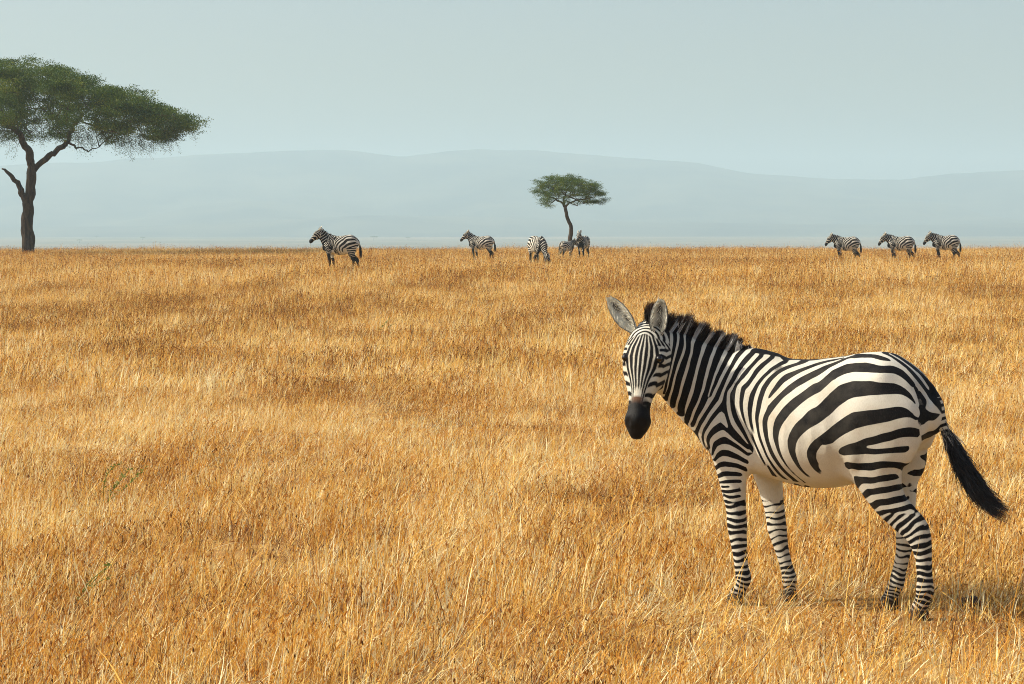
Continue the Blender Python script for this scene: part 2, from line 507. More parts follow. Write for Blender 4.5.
def make_eyes(bvh, kind, parent, mat):
    from mathutils import Vector
    o, ax, nn, s = head_frame(kind)
    for sg in (-1, 1):
        d = s*sg*.86+nn*.5; d = d/np.linalg.norm(d)
        p, _ = surface_point(bvh, o+ax*.205-nn*.01, d)
        if p is None: continue
        bm = bmesh.new(); bmesh.ops.create_uvsphere(bm, u_segments=20, v_segments=14, radius=.019)
        me = bpy.data.meshes.new('eye'); bm.to_mesh(me); bm.free(); me.shade_smooth(); me.materials.append(mat)
        e = bpy.data.objects.new('eye', me); bpy.context.scene.collection.objects.link(e); e.parent = parent
        e.location = tuple(p-d*.0135)
# ---------------------------------------------------------------- the coat
def mirror_points(P, grp, neck, kind='watch'):
    P = P.copy()
    if grp == 'H':
        o, ax, nn, s = head_frame(kind)
        return P-2*((P-o)@s)[:, None]*s
    A = P*[1, -1, 1]
    idx, f, t, u, s, ru, rs, e = neck.local(P)
    B = P-2*s[:, None]*neck.S[idx]
    w = np.clip((P[:, 0]-.50)/.16, 0, 1)[:, None]
    return A*(1-w)+B*w


def seg_field(V, segs):
    """min over weighted segments of (distance - half width)"""
    A = segs[:, 0:3]; B = segs[:, 3:6]; r0 = segs[:, 6]; r1 = segs[:, 7]
    out = np.full(len(V), .25)
    cell = np.floor(V/.10).astype(int)
    key = cell[:, 0]*10007+cell[:, 1]*101+cell[:, 2]
    order = np.argsort(key, kind='stable'); ks = key[order]
    cuts = np.concatenate([[0], np.nonzero(np.diff(ks))[0]+1, [len(ks)]])
    lo = np.minimum(A, B); hi = np.maximum(A, B)
    for a, b in zip(cuts[:-1], cuts[1:]):
        ii = order[a:b]; P = V[ii]
        m = np.all((lo < P.max(0)+.13) & (hi > P.min(0)-.13), axis=1)
        if not m.any(): continue
        a_ = A[m]; d = B[m]-a_; L = np.maximum((d**2).sum(1), 1e-9)
        q = P[:, None, :]-a_[None]
        t = np.clip((q*d[None]).sum(2)/L, 0, 1)
        dist = np.sqrt(((q-t[..., None]*d[None])**2).sum(2))-(r0[m]+t*(r1[m]-r0[m]))
        out[ii] = dist.min(1)
    return out


def vnoise(P, f, seed=0):
    """cheap smooth noise"""
    rng = np.random.RandomState(seed)
    r = 0
    for i in range(6):
        k = rng.normal(size=3)*f; ph = rng.uniform(0, 6.28)
        r = r+np.sin(P@k+ph)
    return r/6


def coat_segments(neck, kind='watch'):
    out = {'K': [], 'W': []}
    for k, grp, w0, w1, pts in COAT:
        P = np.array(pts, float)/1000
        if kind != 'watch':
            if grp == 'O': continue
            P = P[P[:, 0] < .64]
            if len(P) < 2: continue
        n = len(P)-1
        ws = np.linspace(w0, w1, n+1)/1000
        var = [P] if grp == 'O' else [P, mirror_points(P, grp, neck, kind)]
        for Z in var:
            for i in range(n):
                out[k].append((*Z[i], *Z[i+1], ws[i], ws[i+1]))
    return np.array(out['K']), np.array(out['W'])


def rings(t, period, ph, duty):
    x = (t/period+ph) % 1.0
    return (duty*.5-np.abs(x-.5))*period


def coat_field(V, N, T, kind='watch'):
    """stripe field: > 0 black, < 0 white (metres); dark: muzzle, hooves; """
    n_f, f_f, n_h, f_h, dock, neck, head = T[1], T[2], T[3], T[4], T[5], T[6], T[7]
    Vw = V+np.stack([vnoise(V, 45, 1), vnoise(V, 45, 2), vnoise(V, 45, 3)], 1)*.0022
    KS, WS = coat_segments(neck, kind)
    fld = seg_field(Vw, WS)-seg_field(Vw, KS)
    z = V[:, 2]
    # lower legs: rings round the limb
    for leg, zt, per, ph, duty, sg in ((n_f, .545, .036, .15, .56, 1), (f_f, .53, .034, .4, .54, -1), (n_h, .545, .036, .3, .60, 1), (f_h, .52, .031, .1, .54, -1)):
        m = (np.abs(V[:, 1]-leg.C[:, 1].mean()) < .11) & (z < zt+.12)
        bb = leg.bbox(.02); m &= np.all((V > bb[0]) & (V < bb[1]), axis=1)
        ii = np.nonzero(m)[0]
        if not len(ii): continue
        d = leg.dist(V[ii]); ii = ii[np.abs(d) < .035]
        a, u, s = leg.arc(V[ii])
        L = leg.L[-1]
        ang = np.arctan2(s, u)
        P = V[ii]
        tt = a+.0035*np.sin(ang*2+a*23)+.0025*np.sin(ang*3-a*41+1)+.006*vnoise(P, 38, 5)+.003*vnoise(P, 90, 6)
        sm = 1-.42*np.clip((.30-P[:, 2])/.25, 0, 1)           # rings crowd towards the hoof
        w = tt+0.0
        cum = (L-w)
        phase = np.where(cum < .30, .30*(np.log(1+1.6*np.clip(cum, -.1, 2)/.30)/np.log(2.6))*1.42, .30*1.42+(cum-.30))
        R = rings(phase, per, ph, duty+.10*np.sin(a*47))+.0015*vnoise(P, 120, 8)
        med = np.clip(-np.sign(sg)*N[ii, 1], 0, 1)
        R = R-np.where(P[:, 2] > .2, med*(.005 if sg > 0 else .0035), 0)
        w = np.clip((zt-P[:, 2])/.03+.5, 0, 1)
        fld[ii] = fld[ii]*(1-w)+R*w
        up = (P[:, 2] > zt) & (P[:, 2] < .85)
        fld[ii] -= np.where(up, med*.022, 0)
    # white belly midline
    bel = (np.abs(V[:, 1]) < .13) & (N[:, 2] < -.6) & (z > .58) & (z < .85) & (V[:, 0] > -.25) & (V[:, 0] < .40)
    fld -= np.where(bel, .02*np.clip((-.6-N[:, 2])/.3, 0, 1), 0)
    # dock rings
    dd = dock.dist(V); m = (dd < .012) & (z < 1.12) & (V[:, 0] < -.52)
    a, u, s = dock.arc(V[m])
    fld[m] = rings(a, .032, .2, .5)
    dark = np.zeros(len(V))
    hh = z
    dark = np.maximum(dark, np.clip((.075-hh)/.03, 0, 1))
    hm = np.all((V > head.bbox(.04)[0]) & (V < head.bbox(.04)[1]), axis=1)
    ii = np.nonzero(hm)[0]
    d = head.dist(V[ii]); keep = d < .02; ii = ii[keep]
    a, u, s = head.arc(V[ii])
    a = a/head.L[-1]
    o, ax, nn, sd = head_frame(kind)
    P = V[ii]-o
    P = P+np.stack([vnoise(P, 40, 11), vnoise(P, 40, 12), vnoise(P, 40, 13)], 1)*.0042
    lat = np.abs(P@sd); al = P@ax; out_ = P@nn
    g = np.interp(al, [-.05, .02, .06, .10, .15, .20, .26, .32, .38, .44, .50], [.10, .20, .36, .60, .86, 1., .86, .62, .42, .32, .28])
    cc = lat/g
    fan = rings(cc, .0275, .52, .67)*np.maximum(g, .35)
    rr = np.sqrt(lat**2+((al-.105)*1.15)**2)
    wa = np.clip((.085-al+.25*lat)/.02, 0, 1)
    fan = fan*(1-wa)+(rings(rr, .023, .30, .50))*wa
    bars = rings(al*.80+lat*.75+.25*np.abs(out_), .032, .15, .46)
    wb = np.clip((cc-.092+.25*np.clip(.16-al, 0, .1))/.012, 0, 1)*np.clip((al-.12)/.03, 0, 1)
    R = fan*(1-wb)+bars*wb
    if kind != 'watch': R = rings(al*.8+lat*.8, .06, .2, .5)
    R = R-.006*np.clip((al-.36)/.04, 0, 1)*np.clip((.022-lat)/.01, 0, 1)
    for sg in (-1, 1):
        de = np.linalg.norm((P-ax*.207-nn*.045-sd*sg*.108)/[1., 1., .8], axis=1)
        R = np.maximum(R, .030-de)
    edge = np.clip((d[keep]-.006)/.010, 0, 1)                    # hand over to the neck coat
    back = np.clip((-.10-out_-.25*np.clip(.22-al, 0, .2))/.02, 0, 1)
    mixw = np.clip(edge+back*(neck.dist(V[ii]) < .01), 0, 1)
    fld[ii] = fld[ii]*mixw+R*(1-mixw)
    if kind != 'watch':
        nd = neck.dist(V); ai, u2, s2 = neck.arc(V)
        wn = np.clip((V[:, 0]-.50)/.08, 0, 1)*(nd < .03)
        Rn = rings(ai+.02*np.sin(u2*2), .085, .3, .66)
        hh2 = np.zeros(len(V)); hh2[ii] = 1
        fld = np.where(hh2 > 0, fld, fld*(1-wn)+Rn*wn)
    if kind != 'watch': fld = fld+.006+.004*(V[:, 2] < .65)
    mz = np.clip((a-.715+.035*np.clip(u, -.8, 1)+.018*vnoise(V[ii], 55, 21))/.085, 0, 1)
    muz = np.zeros(len(V)); muz[ii] = mz
    bri = np.zeros(len(V)); bri[ii] = np.clip(u, 0, 1)*np.clip(1-np.abs(s)*.9, 0, 1)
    return fld, dark, muz, bri


def mat_nodes(name):
    m = bpy.data.materials.new(name); m.use_nodes = True
    nt = m.node_tree; b = nt.nodes['Principled BSDF']
    def att(n):
        a = nt.nodes.new('ShaderNodeAttribute'); a.attribute_name = n; return a.outputs['Fac']
    def mix(f, a, c):
        x = nt.nodes.new('ShaderNodeMix'); x.data_type = 'RGBA'
        for s, v in ((x.inputs[0], f), (x.inputs[6], a), (x.inputs[7], c)):
            if isinstance(v, tuple): s.default_value = v if len(v) == 4 else (*v, 1)
            elif isinstance(v, (int, float)): s.default_value = v
            else: nt.links.new(v, s)
        return x.outputs[2]
    def rng(v, a, c, lo=0., hi=1.):
        x = nt.nodes.new('ShaderNodeMapRange')
        nt.links.new(v, x.inputs[0])
        for i, q in enumerate((a, c, lo, hi)): x.inputs[i+1].default_value = q
        return x.outputs[0]
    def noise(scale, detail=3., dist=0., vec=None, rough=.5):
        x = nt.nodes.new('ShaderNodeTexNoise'); x.inputs['Scale'].default_value = scale; x.inputs['Detail'].default_value = detail
        x.inputs['Roughness'].default_value = rough; x.inputs['Distortion'].default_value = dist
        if vec is None:
            tc = nt.nodes.new('ShaderNodeTexCoord'); vec = tc.outputs['Object']
        nt.links.new(vec, x.inputs['Vector'])
        return x.outputs['Fac']
    def mth(op, a, c=0.):
        x = nt.nodes.new('ShaderNodeMath'); x.operation = op
        for s, v in ((x.inputs[0], a), (x.inputs[1], c)):
            if isinstance(v, (int, float)): s.default_value = v
            else: nt.links.new(v, s)
        return x.outputs[0]
    return m, nt, b, att, mix, rng, noise, mth


def coat_material():
    m, nt, b, att, mix, rng, noise, mth = mat_nodes('coat')
    f = mth('ADD', att('stripe'), mth('MULTIPLY', mth('SUBTRACT', noise(300, 3, 0, None, .7), .5), .0045))
    k = rng(f, -.0022, .0022)
    tc = nt.nodes.new('ShaderNodeTexCoord')
    mp = nt.nodes.new('ShaderNodeMapping'); mp.inputs['Scale'].default_value = (1, 1, .25); nt.links.new(tc.outputs['Object'], mp.inputs[0])
    fine = noise(320, 4, 0, mp.outputs[0], .6)
    white = mix(rng(noise(6, 3), .35, .7), (.63, .61, .53), (.54, .505, .41))
    white = mix(mth('MULTIPLY', rng(fine, .45, .75), .35), white, (.34, .30, .21))
    sp = nt.nodes.new('ShaderNodeSeparateXYZ'); nt.links.new(tc.outputs['Object'], sp.inputs[0])
    leg = rng(sp.outputs['Z'], .30, .05)
    dirt = noise(3.2, 5, .6, None, .65)
    white = mix(mth('MULTIPLY', rng(dirt, .50, .72), .40), white, (.40, .30, .17))
    white = mix(mth('MULTIPLY', leg, .45), white, (.27, .20, .12))
    flank = mth('MULTIPLY', rng(sp.outputs['X'], .36, .16), rng(sp.outputs['X'], -.40, -.18))
    black = mix(mth('MULTIPLY', flank, rng(noise(14, 4), .30, .62)), (.004, .004, .005), (.030, .027, .022))
    black = mix(mth('MULTIPLY', rng(fine, .5, .8), .5), black, (.05, .042, .034))
    c = mix(k, white, black)
    mz = att('muzzle')
    br = att('bridge')
    c = mix(mth('MULTIPLY', rng(mz, 0, .25), rng(br, .15, .7)), c, (.115, .058, .034))
    c = mix(mth('MULTIPLY', rng(mz, .02, .4), rng(br, .6, .1)), c, (.006, .005, .005))
    c = mix(rng(mz, .4, .9), c, (.004, .0035, .0035))
    c = mix(att('hoof'), c, (.035, .028, .022))
    nt.links.new(c, b.inputs['Base Color'])
    nt.links.new(rng(mz, 0, 1, .62, .5), b.inputs['Roughness']); nt.links.new(rng(mz, 0, 1, .10, .16), b.inputs['Specular IOR Level'])
    bp = nt.nodes.new('ShaderNodeBump'); bp.inputs['Strength'].default_value = .7; bp.inputs['Distance'].default_value = .004
    nt.links.new(fine, bp.inputs['Height']); nt.links.new(bp.outputs[0], b.inputs['Normal'])
    return m


def hair_material():
    m, nt, b, att, mix, rng, noise, mth = mat_nodes('mane hair')
    k = rng(att('stripe'), -.002, .002)
    r = att('rnd')
    base = mix(k, (.60, .60, .59), mix(r, (.006, .006, .007), (.022, .017, .014)))
    tip = mix(r, (.016, .008, .006), (.055, .026, .014))
    c = mix(rng(att('tip'), .72, 1.04), base, tip)
    nt.links.new(c, b.inputs['Base Color']); b.inputs['Roughness'].default_value = .6; b.inputs['Specular IOR Level'].default_value = .2
    return m


def tail_material():
    m, nt, b, att, mix, rng, noise, mth = mat_nodes('tail hair')
    k = rng(att('stripe'), -.002, .002)
    c = mix(k, (.40, .37, .32), mix(att('rnd'), (.005, .005, .007), (.020, .019, .021)))
    nt.links.new(c, b.inputs['Base Color']); b.inputs['Roughness'].default_value = .5; b.inputs['Specular IOR Level'].default_value = .3
    return m


def ear_material():
    m, nt, b, att, mix, rng, noise, mth = mat_nodes('ear')
    t = mth('ADD', att('tone'), mth('MULTIPLY', mth('SUBTRACT', noise(90, 4, 1.), .5), .25))
    c = mix(rng(t, .03, .75), (.02, .016, .013), (.80, .78, .66))
    nt.links.new(c, b.inputs['Base Color']); b.inputs['Roughness'].default_value = .8
    return m


def eye_material():
    m, nt, b, *_ = mat_nodes('eye')
    b.inputs['Base Color'].default_value = (.008, .005, .004, 1); b.inputs['Roughness'].default_value = .12
    return m


def build_zebra(root, kind, vox, levels, mats, nmane, nfore, ntail, pose='watch'):
    from mathutils.bvhtree import BVHTree
    T = body_tubes(pose)+[neck_tube(kind), head_tube(kind)]
    V, Q = polygonise(T, zebra_bumps(kind), vox)
    me = bpy.data.meshes.new('body'); me.from_pydata(V.tolist(), [], Q.tolist())
    o = bpy.data.objects.new('body', me); bpy.context.scene.collection.objects.link(o)
    if levels:
        o.modifiers.new('s', 'SUBSURF').levels = levels
        dg = bpy.context.evaluated_depsgraph_get()
        m2 = bpy.data.meshes.new_from_object(o.evaluated_get(dg)); o.modifiers.clear(); o.data = m2; bpy.data.meshes.remove(me); me = m2; me.name = 'body'
    me.shade_smooth()
    n = len(me.vertices); P = np.empty(n*3); me.vertices.foreach_get('co', P); P = P.reshape(-1, 3)
    N = np.empty(n*3); me.vertices.foreach_get('normal', N); N = N.reshape(-1, 3)
    f, dk, mz, br = coat_field(P, N, T, kind)
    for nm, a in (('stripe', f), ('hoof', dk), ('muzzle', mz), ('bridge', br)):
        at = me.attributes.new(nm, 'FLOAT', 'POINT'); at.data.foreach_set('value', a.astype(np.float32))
    me.materials.append(mats['coat']); o.parent = root
    bvh = BVHTree.FromPolygons(V.tolist(), Q.tolist())
    if kind == 'watch':
        KS, WS = coat_segments(T[6], kind)
        ff = lambda R: seg_field(R, WS)-seg_field(R, KS)
    else:
        def ff(R):
            a, u, s = T[6].arc(R); return rings(a+.02*np.sin(u*2), .085, .3, .66)
    make_mane(bvh, T, ff, root, mats['mane'], kind, nmane)
    if nfore: make_forelock(bvh, kind, root, mats['mane'], nfore)
    make_tail(root, mats['tail'], ntail, kind == 'watch')
    make_ears(kind, root, mats['ear'])
    if kind == 'watch': make_eyes(bvh, kind, root, mats['eye'])
    return o
# the coat: centre lines of the black (K) and white (W) stripes, and of the painted rump cleft shade, in millimetres in the body frame, half widths at both ends
COAT = [
 ('W','B',5.8,5.8,[(835,184,1427),(823,177,1422),(801,213,1396),(790,236,1370),(785,260,1344),(780,284,1318),(777,306,1292),(777,320,1265),(779,328,1238),(782,332,1211),(791,324,1183),(815,281,1153),(834,254,1123),(856,220,1093)]),
 ('W','B',7.4,7.4,[(810,127,1423),(786,170,1412),(775,195,1386),(772,214,1360),(772,230,1334),(773,244,1308),(775,255,1281),(778,263,1255),(782,269,1228),(788,268,1201),(797,262,1173),(808,253,1146),(822,242,1118),(844,221,1091)]),
 ('W','B',7.9,7.9,[(776,112,1413),(776,109,1412),(759,148,1398),(748,167,1371),(742,179,1344),(744,195,1319),(749,211,1294),(756,224,1269),(762,232,1243),(768,238,1217),(775,240,1191),(783,240,1164),(792,236,1137),(803,228,1109),(816,214,1081),(834,186,1051)]),
 ('W','B',8.9,8.9,[(727,83,1389),(726,92,1388),(721,131,1365),(716,148,1338),(714,162,1312),(716,175,1286),(719,186,1260),(723,195,1234),(729,202,1207),(735,207,1181),(742,210,1155),(750,211,1128),(759,208,1101),(769,202,1074),(780,191,1046),(795,170,1016)]),
 ('W','B',10.5,10.5,[(683,29,1364),(676,51,1365),(671,90,1343),(672,112,1319),(674,129,1295),(676,143,1270),(679,155,1245),(682,164,1220),(686,171,1195),(690,176,1169),(694,180,1144),(700,182,1118),(707,183,1092),(715,182,1067),(726,179,1041),(738,172,1015),(751,159,989),(767,133,960)]),
 ('W','B',8.9,8.9,[(637,5,1347),(627,46,1340),(625,74,1316),(626,94,1292),(628,109,1268),(631,122,1243),(634,133,1218),(636,142,1192),(639,149,1167),(643,155,1141),(648,161,1116),(656,166,1091),(665,169,1066),(676,170,1042),(688,169,1017),(701,163,991),(716,151,965),(736,128,937)]),
 ('W','B',7.9,7.9,[(582,-16,1327),(573,30,1319),(575,56,1296),(580,76,1272),(585,93,1248),(590,109,1224),(595,123,1199),(601,134,1174),(606,143,1149),(611,152,1123),(614,159,1097)]),
 ('W','B',10.0,10.0,[(500,2,1336),(512,23,1325),(526,34,1304),(534,53,1281),(540,73,1258),(545,94,1235),(552,113,1211),(559,127,1187),(568,138,1163),(577,147,1139),(587,155,1114),(597,162,1090),(608,168,1066),(620,172,1041),(635,174,1018),(652,171,994),(671,164,969),(690,149,943),(713,122,915)]),
 ('W','B',8.9,8.9,[(447,35,1325),(461,54,1307),(475,70,1287),(484,88,1265),(492,106,1243),(500,122,1220),(508,135,1196),(515,145,1172),(523,154,1147),(530,162,1122),(537,170,1097),(545,177,1072),(560,181,1050),(575,185,1027),(591,188,1005),(608,187,982),(627,181,958),(647,169,933),(669,142,904),(684,110,874),(686,84,846),(684,60,818)]),
 ('W','B',8.9,8.9,[(388,63,1305),(401,81,1286),(416,95,1267),(430,109,1247),(443,123,1227),(453,138,1205),(460,151,1182),(469,162,1158),(482,169,1136),(504,169,1118),(505,177,1092),(500,186,1065),(493,194,1039),(485,200,1014),(475,205,988),(464,208,964),(449,210,942),(430,211,922),(412,209,902),(397,206,881),(381,201,859)]),
 ('W','B',10.5,10.5,[(333,56,1302),(348,76,1287),(365,92,1271),(379,106,1252),(390,122,1231),(400,136,1209),(412,148,1187),(431,156,1170),(444,164,1150),(448,174,1124),(449,182,1098),(447,189,1071),(443,196,1045),(435,201,1019),(424,205,995),(411,208,971),(398,208,948),(387,206,924),(375,205,900),(364,204,876),(352,204,852),(339,205,829),(328,204,805),(318,198,780),(310,186,755)]),
 ('W','B',11.6,11.6,[(278,51,1292),(290,77,1276),(304,96,1259),(319,111,1242),(334,124,1224),(347,137,1204),(359,149,1183),(370,160,1162),(382,169,1140),(394,177,1118),(399,184,1093),(401,191,1068),(397,197,1042),(392,201,1016),(386,204,991),(378,205,966),(369,206,941),(358,207,918),(346,211,894),(333,216,871),(320,219,848),(308,218,825),(298,214,801),(290,205,777),(285,191,751),(282,170,725),(285,136,696),(349,-68,647)]),
 ('W','B',9.5,9.5,[(180,56,1277),(203,70,1271),(226,81,1264),(247,92,1255),(266,106,1243),(284,120,1227),(299,134,1209),(313,146,1190),(324,158,1168),(333,168,1145),(339,178,1121),(342,187,1096),(345,194,1071),(347,200,1045),(349,204,1019),(348,208,993),(343,212,968),(336,216,943),(328,221,918),(320,225,893),(310,226,869),(301,225,844),(291,222,820),(281,216,797),(270,208,774),(259,197,751),(248,182,729),(237,164,707),(227,140,686),(218,106,664)]),
 ('W','B',10.0,10.0,[(-63,45,1306),(-36,44,1302),(-10,43,1298),(16,45,1294),(40,54,1289),(62,64,1282),(84,76,1275),(106,87,1267),(128,97,1259),(152,104,1252),(176,111,1245),(199,117,1236),(220,126,1226),(238,136,1210),(252,149,1191),(263,161,1171),(272,172,1148),(279,183,1125),(283,194,1101),(286,203,1077),(291,211,1052),(297,217,1027),(302,222,1003),(305,225,978),(303,229,953),(299,232,927),(292,234,902),(285,235,877),(277,233,853),(268,230,829),(258,225,806),(247,218,783),(234,209,762),(221,198,742),(208,185,721),(196,168,701),(184,146,681),(176,115,660)]),
 ('W','B',10.5,10.5,[(-76,82,1297),(-52,90,1290),(-28,95,1283),(-4,102,1276),(19,109,1268),(41,118,1259),(64,126,1249),(85,134,1238),(107,143,1227),(127,152,1214),(147,160,1200),(166,169,1185),(185,176,1169),(203,183,1152),(221,189,1134),(239,195,1116),(256,200,1097),(273,205,1078)]),
 ('W','B',15.8,15.8,[(-121,111,1294),(-100,122,1283),(-79,131,1273),(-58,142,1261),(-40,155,1247),(-24,168,1231),(-6,180,1215),(14,187,1201),(37,191,1189),(57,197,1175),(77,204,1159),(98,208,1145),(121,211,1131),(144,214,1117),(164,217,1101),(182,221,1083),(199,225,1062),(215,229,1042),(231,232,1020),(243,236,998),(247,240,972),(246,244,946),(243,247,920),(239,247,894),(232,246,869),(223,242,845),(213,237,821),(202,231,798),(190,224,776),(177,214,754),(163,202,733),(150,188,713),(135,172,695),(121,151,676),(109,123,657)]),
 ('W','B',22.1,22.1,[(-79,216,1182),(-64,224,1163),(-49,232,1144),(-33,239,1125),(-15,245,1108),(7,248,1094),(31,249,1082),(53,251,1067),(72,253,1049),(89,256,1029),(106,258,1009),(124,258,989),(141,258,968),(155,259,946),(167,260,921),(175,257,895),(176,254,870),(171,251,844),(164,245,818),(156,237,794),(145,227,771),(132,217,750),(117,204,730),(103,189,710),(89,172,692),(74,151,674),(62,122,655)]),
 ('W','B',24.2,24.2,[(-178,258,1085),(-157,256,1069),(-136,255,1052),(-117,257,1036),(-98,261,1019),(-81,267,1002),(-64,273,984),(-45,276,966),(-24,276,950),(-2,276,935),(22,276,921),(44,271,904),(62,267,883),(76,263,859),(84,257,834),(83,249,808),(77,238,782),(68,225,759),(57,212,737),(43,196,717),(29,179,700),(11,162,685),(-6,142,673),(-22,117,659)]),
 ('W','B',21.1,21.1,[(-97,260,863),(-71,266,868),(-50,265,856),(-33,256,831),(-31,245,805),(-39,230,780),(-53,215,762),(-71,199,747),(-89,185,733),(-110,177,722),(-133,171,712)]),
 ('W','B',31.6,31.6,[(-35,212,751),(-64,205,754),(-91,195,750),(-116,188,737),(-143,187,724)]),
 ('K','B',9.5,9.5,[(842,190,1432),(807,265,1414),(794,293,1388),(787,311,1361),(781,327,1334),(778,341,1307),(777,350,1280),(779,353,1252),(782,356,1225),(787,357,1198),(796,349,1170),(830,281,1137)]),
 ('K','B',11.6,11.6,[(822,134,1425),(814,155,1424),(793,193,1399),(783,214,1373),(779,233,1347),(778,251,1321),(778,267,1295),(779,280,1269),(781,292,1243),(784,301,1216),(793,294,1189),(808,271,1160),(821,253,1131),(836,232,1102)]),
 ('K','B',14.7,14.7,[(791,118,1417),(776,150,1413),(763,175,1387),(757,191,1361),(757,206,1335),(760,220,1310),(764,232,1285),(769,241,1259),(774,247,1233),(779,251,1207),(787,251,1181),(796,247,1154),(806,239,1127),(819,227,1100),(837,204,1071)]),
 ('K','B',16.8,16.8,[(756,99,1403),(754,99,1402),(739,144,1379),(732,159,1352),(728,171,1326),(730,185,1301),(734,198,1277),(741,209,1252),(746,216,1227),(752,221,1201),(758,224,1176),(765,224,1149),(773,221,1123),(782,216,1096),(792,205,1069),(804,187,1040)]),
 ('K','B',22.1,22.1,[(699,70,1375),(699,76,1374),(696,106,1356),(695,128,1331),(694,144,1306),(696,157,1280),(699,169,1255),(703,178,1229),(707,185,1204),(713,191,1178),(719,195,1152),(727,197,1127),(735,197,1101),(745,194,1074),(757,188,1047),(766,175,1020),(761,161,994)]),
 ('K','B',20.0,20.0,[(658,17,1355),(651,39,1355),(646,76,1332),(647,98,1308),(650,115,1284),(653,129,1259),(657,141,1235),(660,151,1210),(664,159,1184),(668,165,1159),(673,169,1133),(678,172,1107),(685,174,1082),(696,175,1057),(711,174,1033),(725,169,1009),(737,157,982),(749,136,953)]),
 ('K','B',16.8,16.8,[(609,-5,1338),(599,33,1333),(598,62,1309),(601,81,1285),(605,98,1261),(609,111,1237),(613,124,1212),(617,134,1187),(621,143,1162),(625,151,1137),(631,158,1112),(639,163,1087),(647,168,1062),(657,170,1037),(667,169,1012),(680,164,987),(696,154,961),(716,134,935)]),
 ('K','B',12.6,12.6,[(513,8,1334),(558,-25,1320),(547,31,1305),(551,54,1283),(558,73,1261),(564,91,1239),(570,109,1216),(577,123,1193),(584,134,1169),(591,143,1146),(599,152,1122),(606,159,1098)]),
 ('K','B',12.1,12.1,[(477,10,1334),(485,40,1315),(496,59,1294),(505,77,1272),(512,95,1249),(519,113,1226),(527,126,1202),(536,137,1178),(544,146,1154),(552,155,1129),(558,163,1104),(568,170,1079),(584,174,1058),(601,177,1036),(616,179,1012),(631,178,988),(647,172,963),(668,157,936),(691,130,908),(706,94,878),(704,68,851)]),
 ('K','B',12.1,12.1,[(419,56,1311),(432,74,1292),(446,88,1272),(458,104,1251),(467,121,1229),(475,136,1206),(485,147,1183),(498,154,1160),(513,159,1138),(517,168,1113),(516,177,1086),(519,185,1060),(532,189,1038),(551,193,1017),(569,196,996),(584,197,973),(601,195,949),(618,186,924),(637,166,895),(659,122,864),(665,90,834),(666,60,806),(612,148,793)]),
 ('K','B',12.6,12.6,[(519,186,1054),(513,194,1026),(505,201,999),(494,206,972),(481,210,946),(464,211,923),(444,211,902),(423,209,882),(402,205,863),(382,199,844)]),
 ('K','B',12.1,12.1,[(366,65,1300),(378,84,1281),(391,100,1261),(405,115,1241),(420,128,1221),(436,139,1202),(452,150,1182),(464,161,1161),(472,171,1136),(474,179,1109),(472,187,1082),(468,194,1056),(461,199,1029),(452,204,1004),(439,207,980),(423,209,957),(410,210,933),(398,208,909),(386,205,885),(374,201,861),(362,199,837)]),
 ('K','B',12.1,4.2,[(307,59,1295),(322,80,1279),(338,96,1263),(354,111,1245),(366,125,1225),(376,139,1202),(387,152,1180),(401,161,1159),(419,167,1143),(422,176,1118),(424,184,1091),(422,191,1065),(419,198,1038),(414,203,1012),(406,206,986),(397,207,961),(386,206,937),(375,205,913),(363,205,888),(351,206,865),(338,208,841),(326,209,817)]),
 ('K','B',11.6,11.6,[(227,72,1269),(245,89,1257),(265,104,1245),(284,117,1232),(301,130,1215),(318,141,1198),(334,152,1179),(347,162,1158),(357,172,1136),(364,180,1112),(369,187,1086),(372,193,1060),(376,198,1034),(376,202,1008),(373,204,982),(368,205,956),(361,206,930),(353,208,905),(344,211,881),(333,214,856),(323,214,832),(312,211,808),(302,205,785),(291,196,762),(280,183,739),(270,165,716),(264,136,692)]),
 ('K','B',11.1,11.1,[(143,63,1276),(163,78,1267),(185,91,1259),(206,103,1248),(227,114,1237),(247,124,1223),(265,136,1207),(281,147,1189),(295,158,1169),(307,169,1148),(315,179,1124),(321,189,1100),(325,197,1075),(327,203,1049),(329,209,1023),(330,213,997),(327,218,972),(321,223,946),(314,228,921),(306,230,896),(298,231,871),(290,229,846),(281,225,821),(272,218,797),(262,210,774),(252,198,750),(240,183,728),(228,166,707),(213,149,689),(195,134,674),(175,118,662),(159,92,647)]),
 ('K','B',11.1,11.1,[(-70,65,1302),(-44,70,1296),(-19,75,1290),(6,81,1284),(30,90,1276),(54,99,1268),(77,109,1258),(100,118,1249),(122,127,1238),(145,135,1227),(168,143,1215),(190,151,1202),(209,160,1186),(224,170,1166),(238,180,1145),(252,189,1124),(266,196,1102)]),
 ('K','B',17.9,10.5,[(-88,80,1301),(-68,98,1289),(-47,115,1277),(-25,127,1264),(-7,138,1254),(-11,137,1255),(-16,137,1256),(3,147,1244),(26,156,1231),(50,164,1217),(73,171,1205),(96,176,1193),(118,181,1181),(139,187,1167),(157,193,1150),(175,200,1132),(193,206,1113),(211,210,1095),(228,215,1075),(243,219,1054),(257,224,1032),(270,227,1009),(277,231,984),(278,234,959),(273,238,933),(267,240,907),(261,241,882),(253,239,857),(245,236,832),(235,231,808),(224,223,785),(212,213,763),(199,203,742),(184,190,722),(168,177,704),(152,161,687),(137,140,670),(120,119,655),(103,94,643)]),
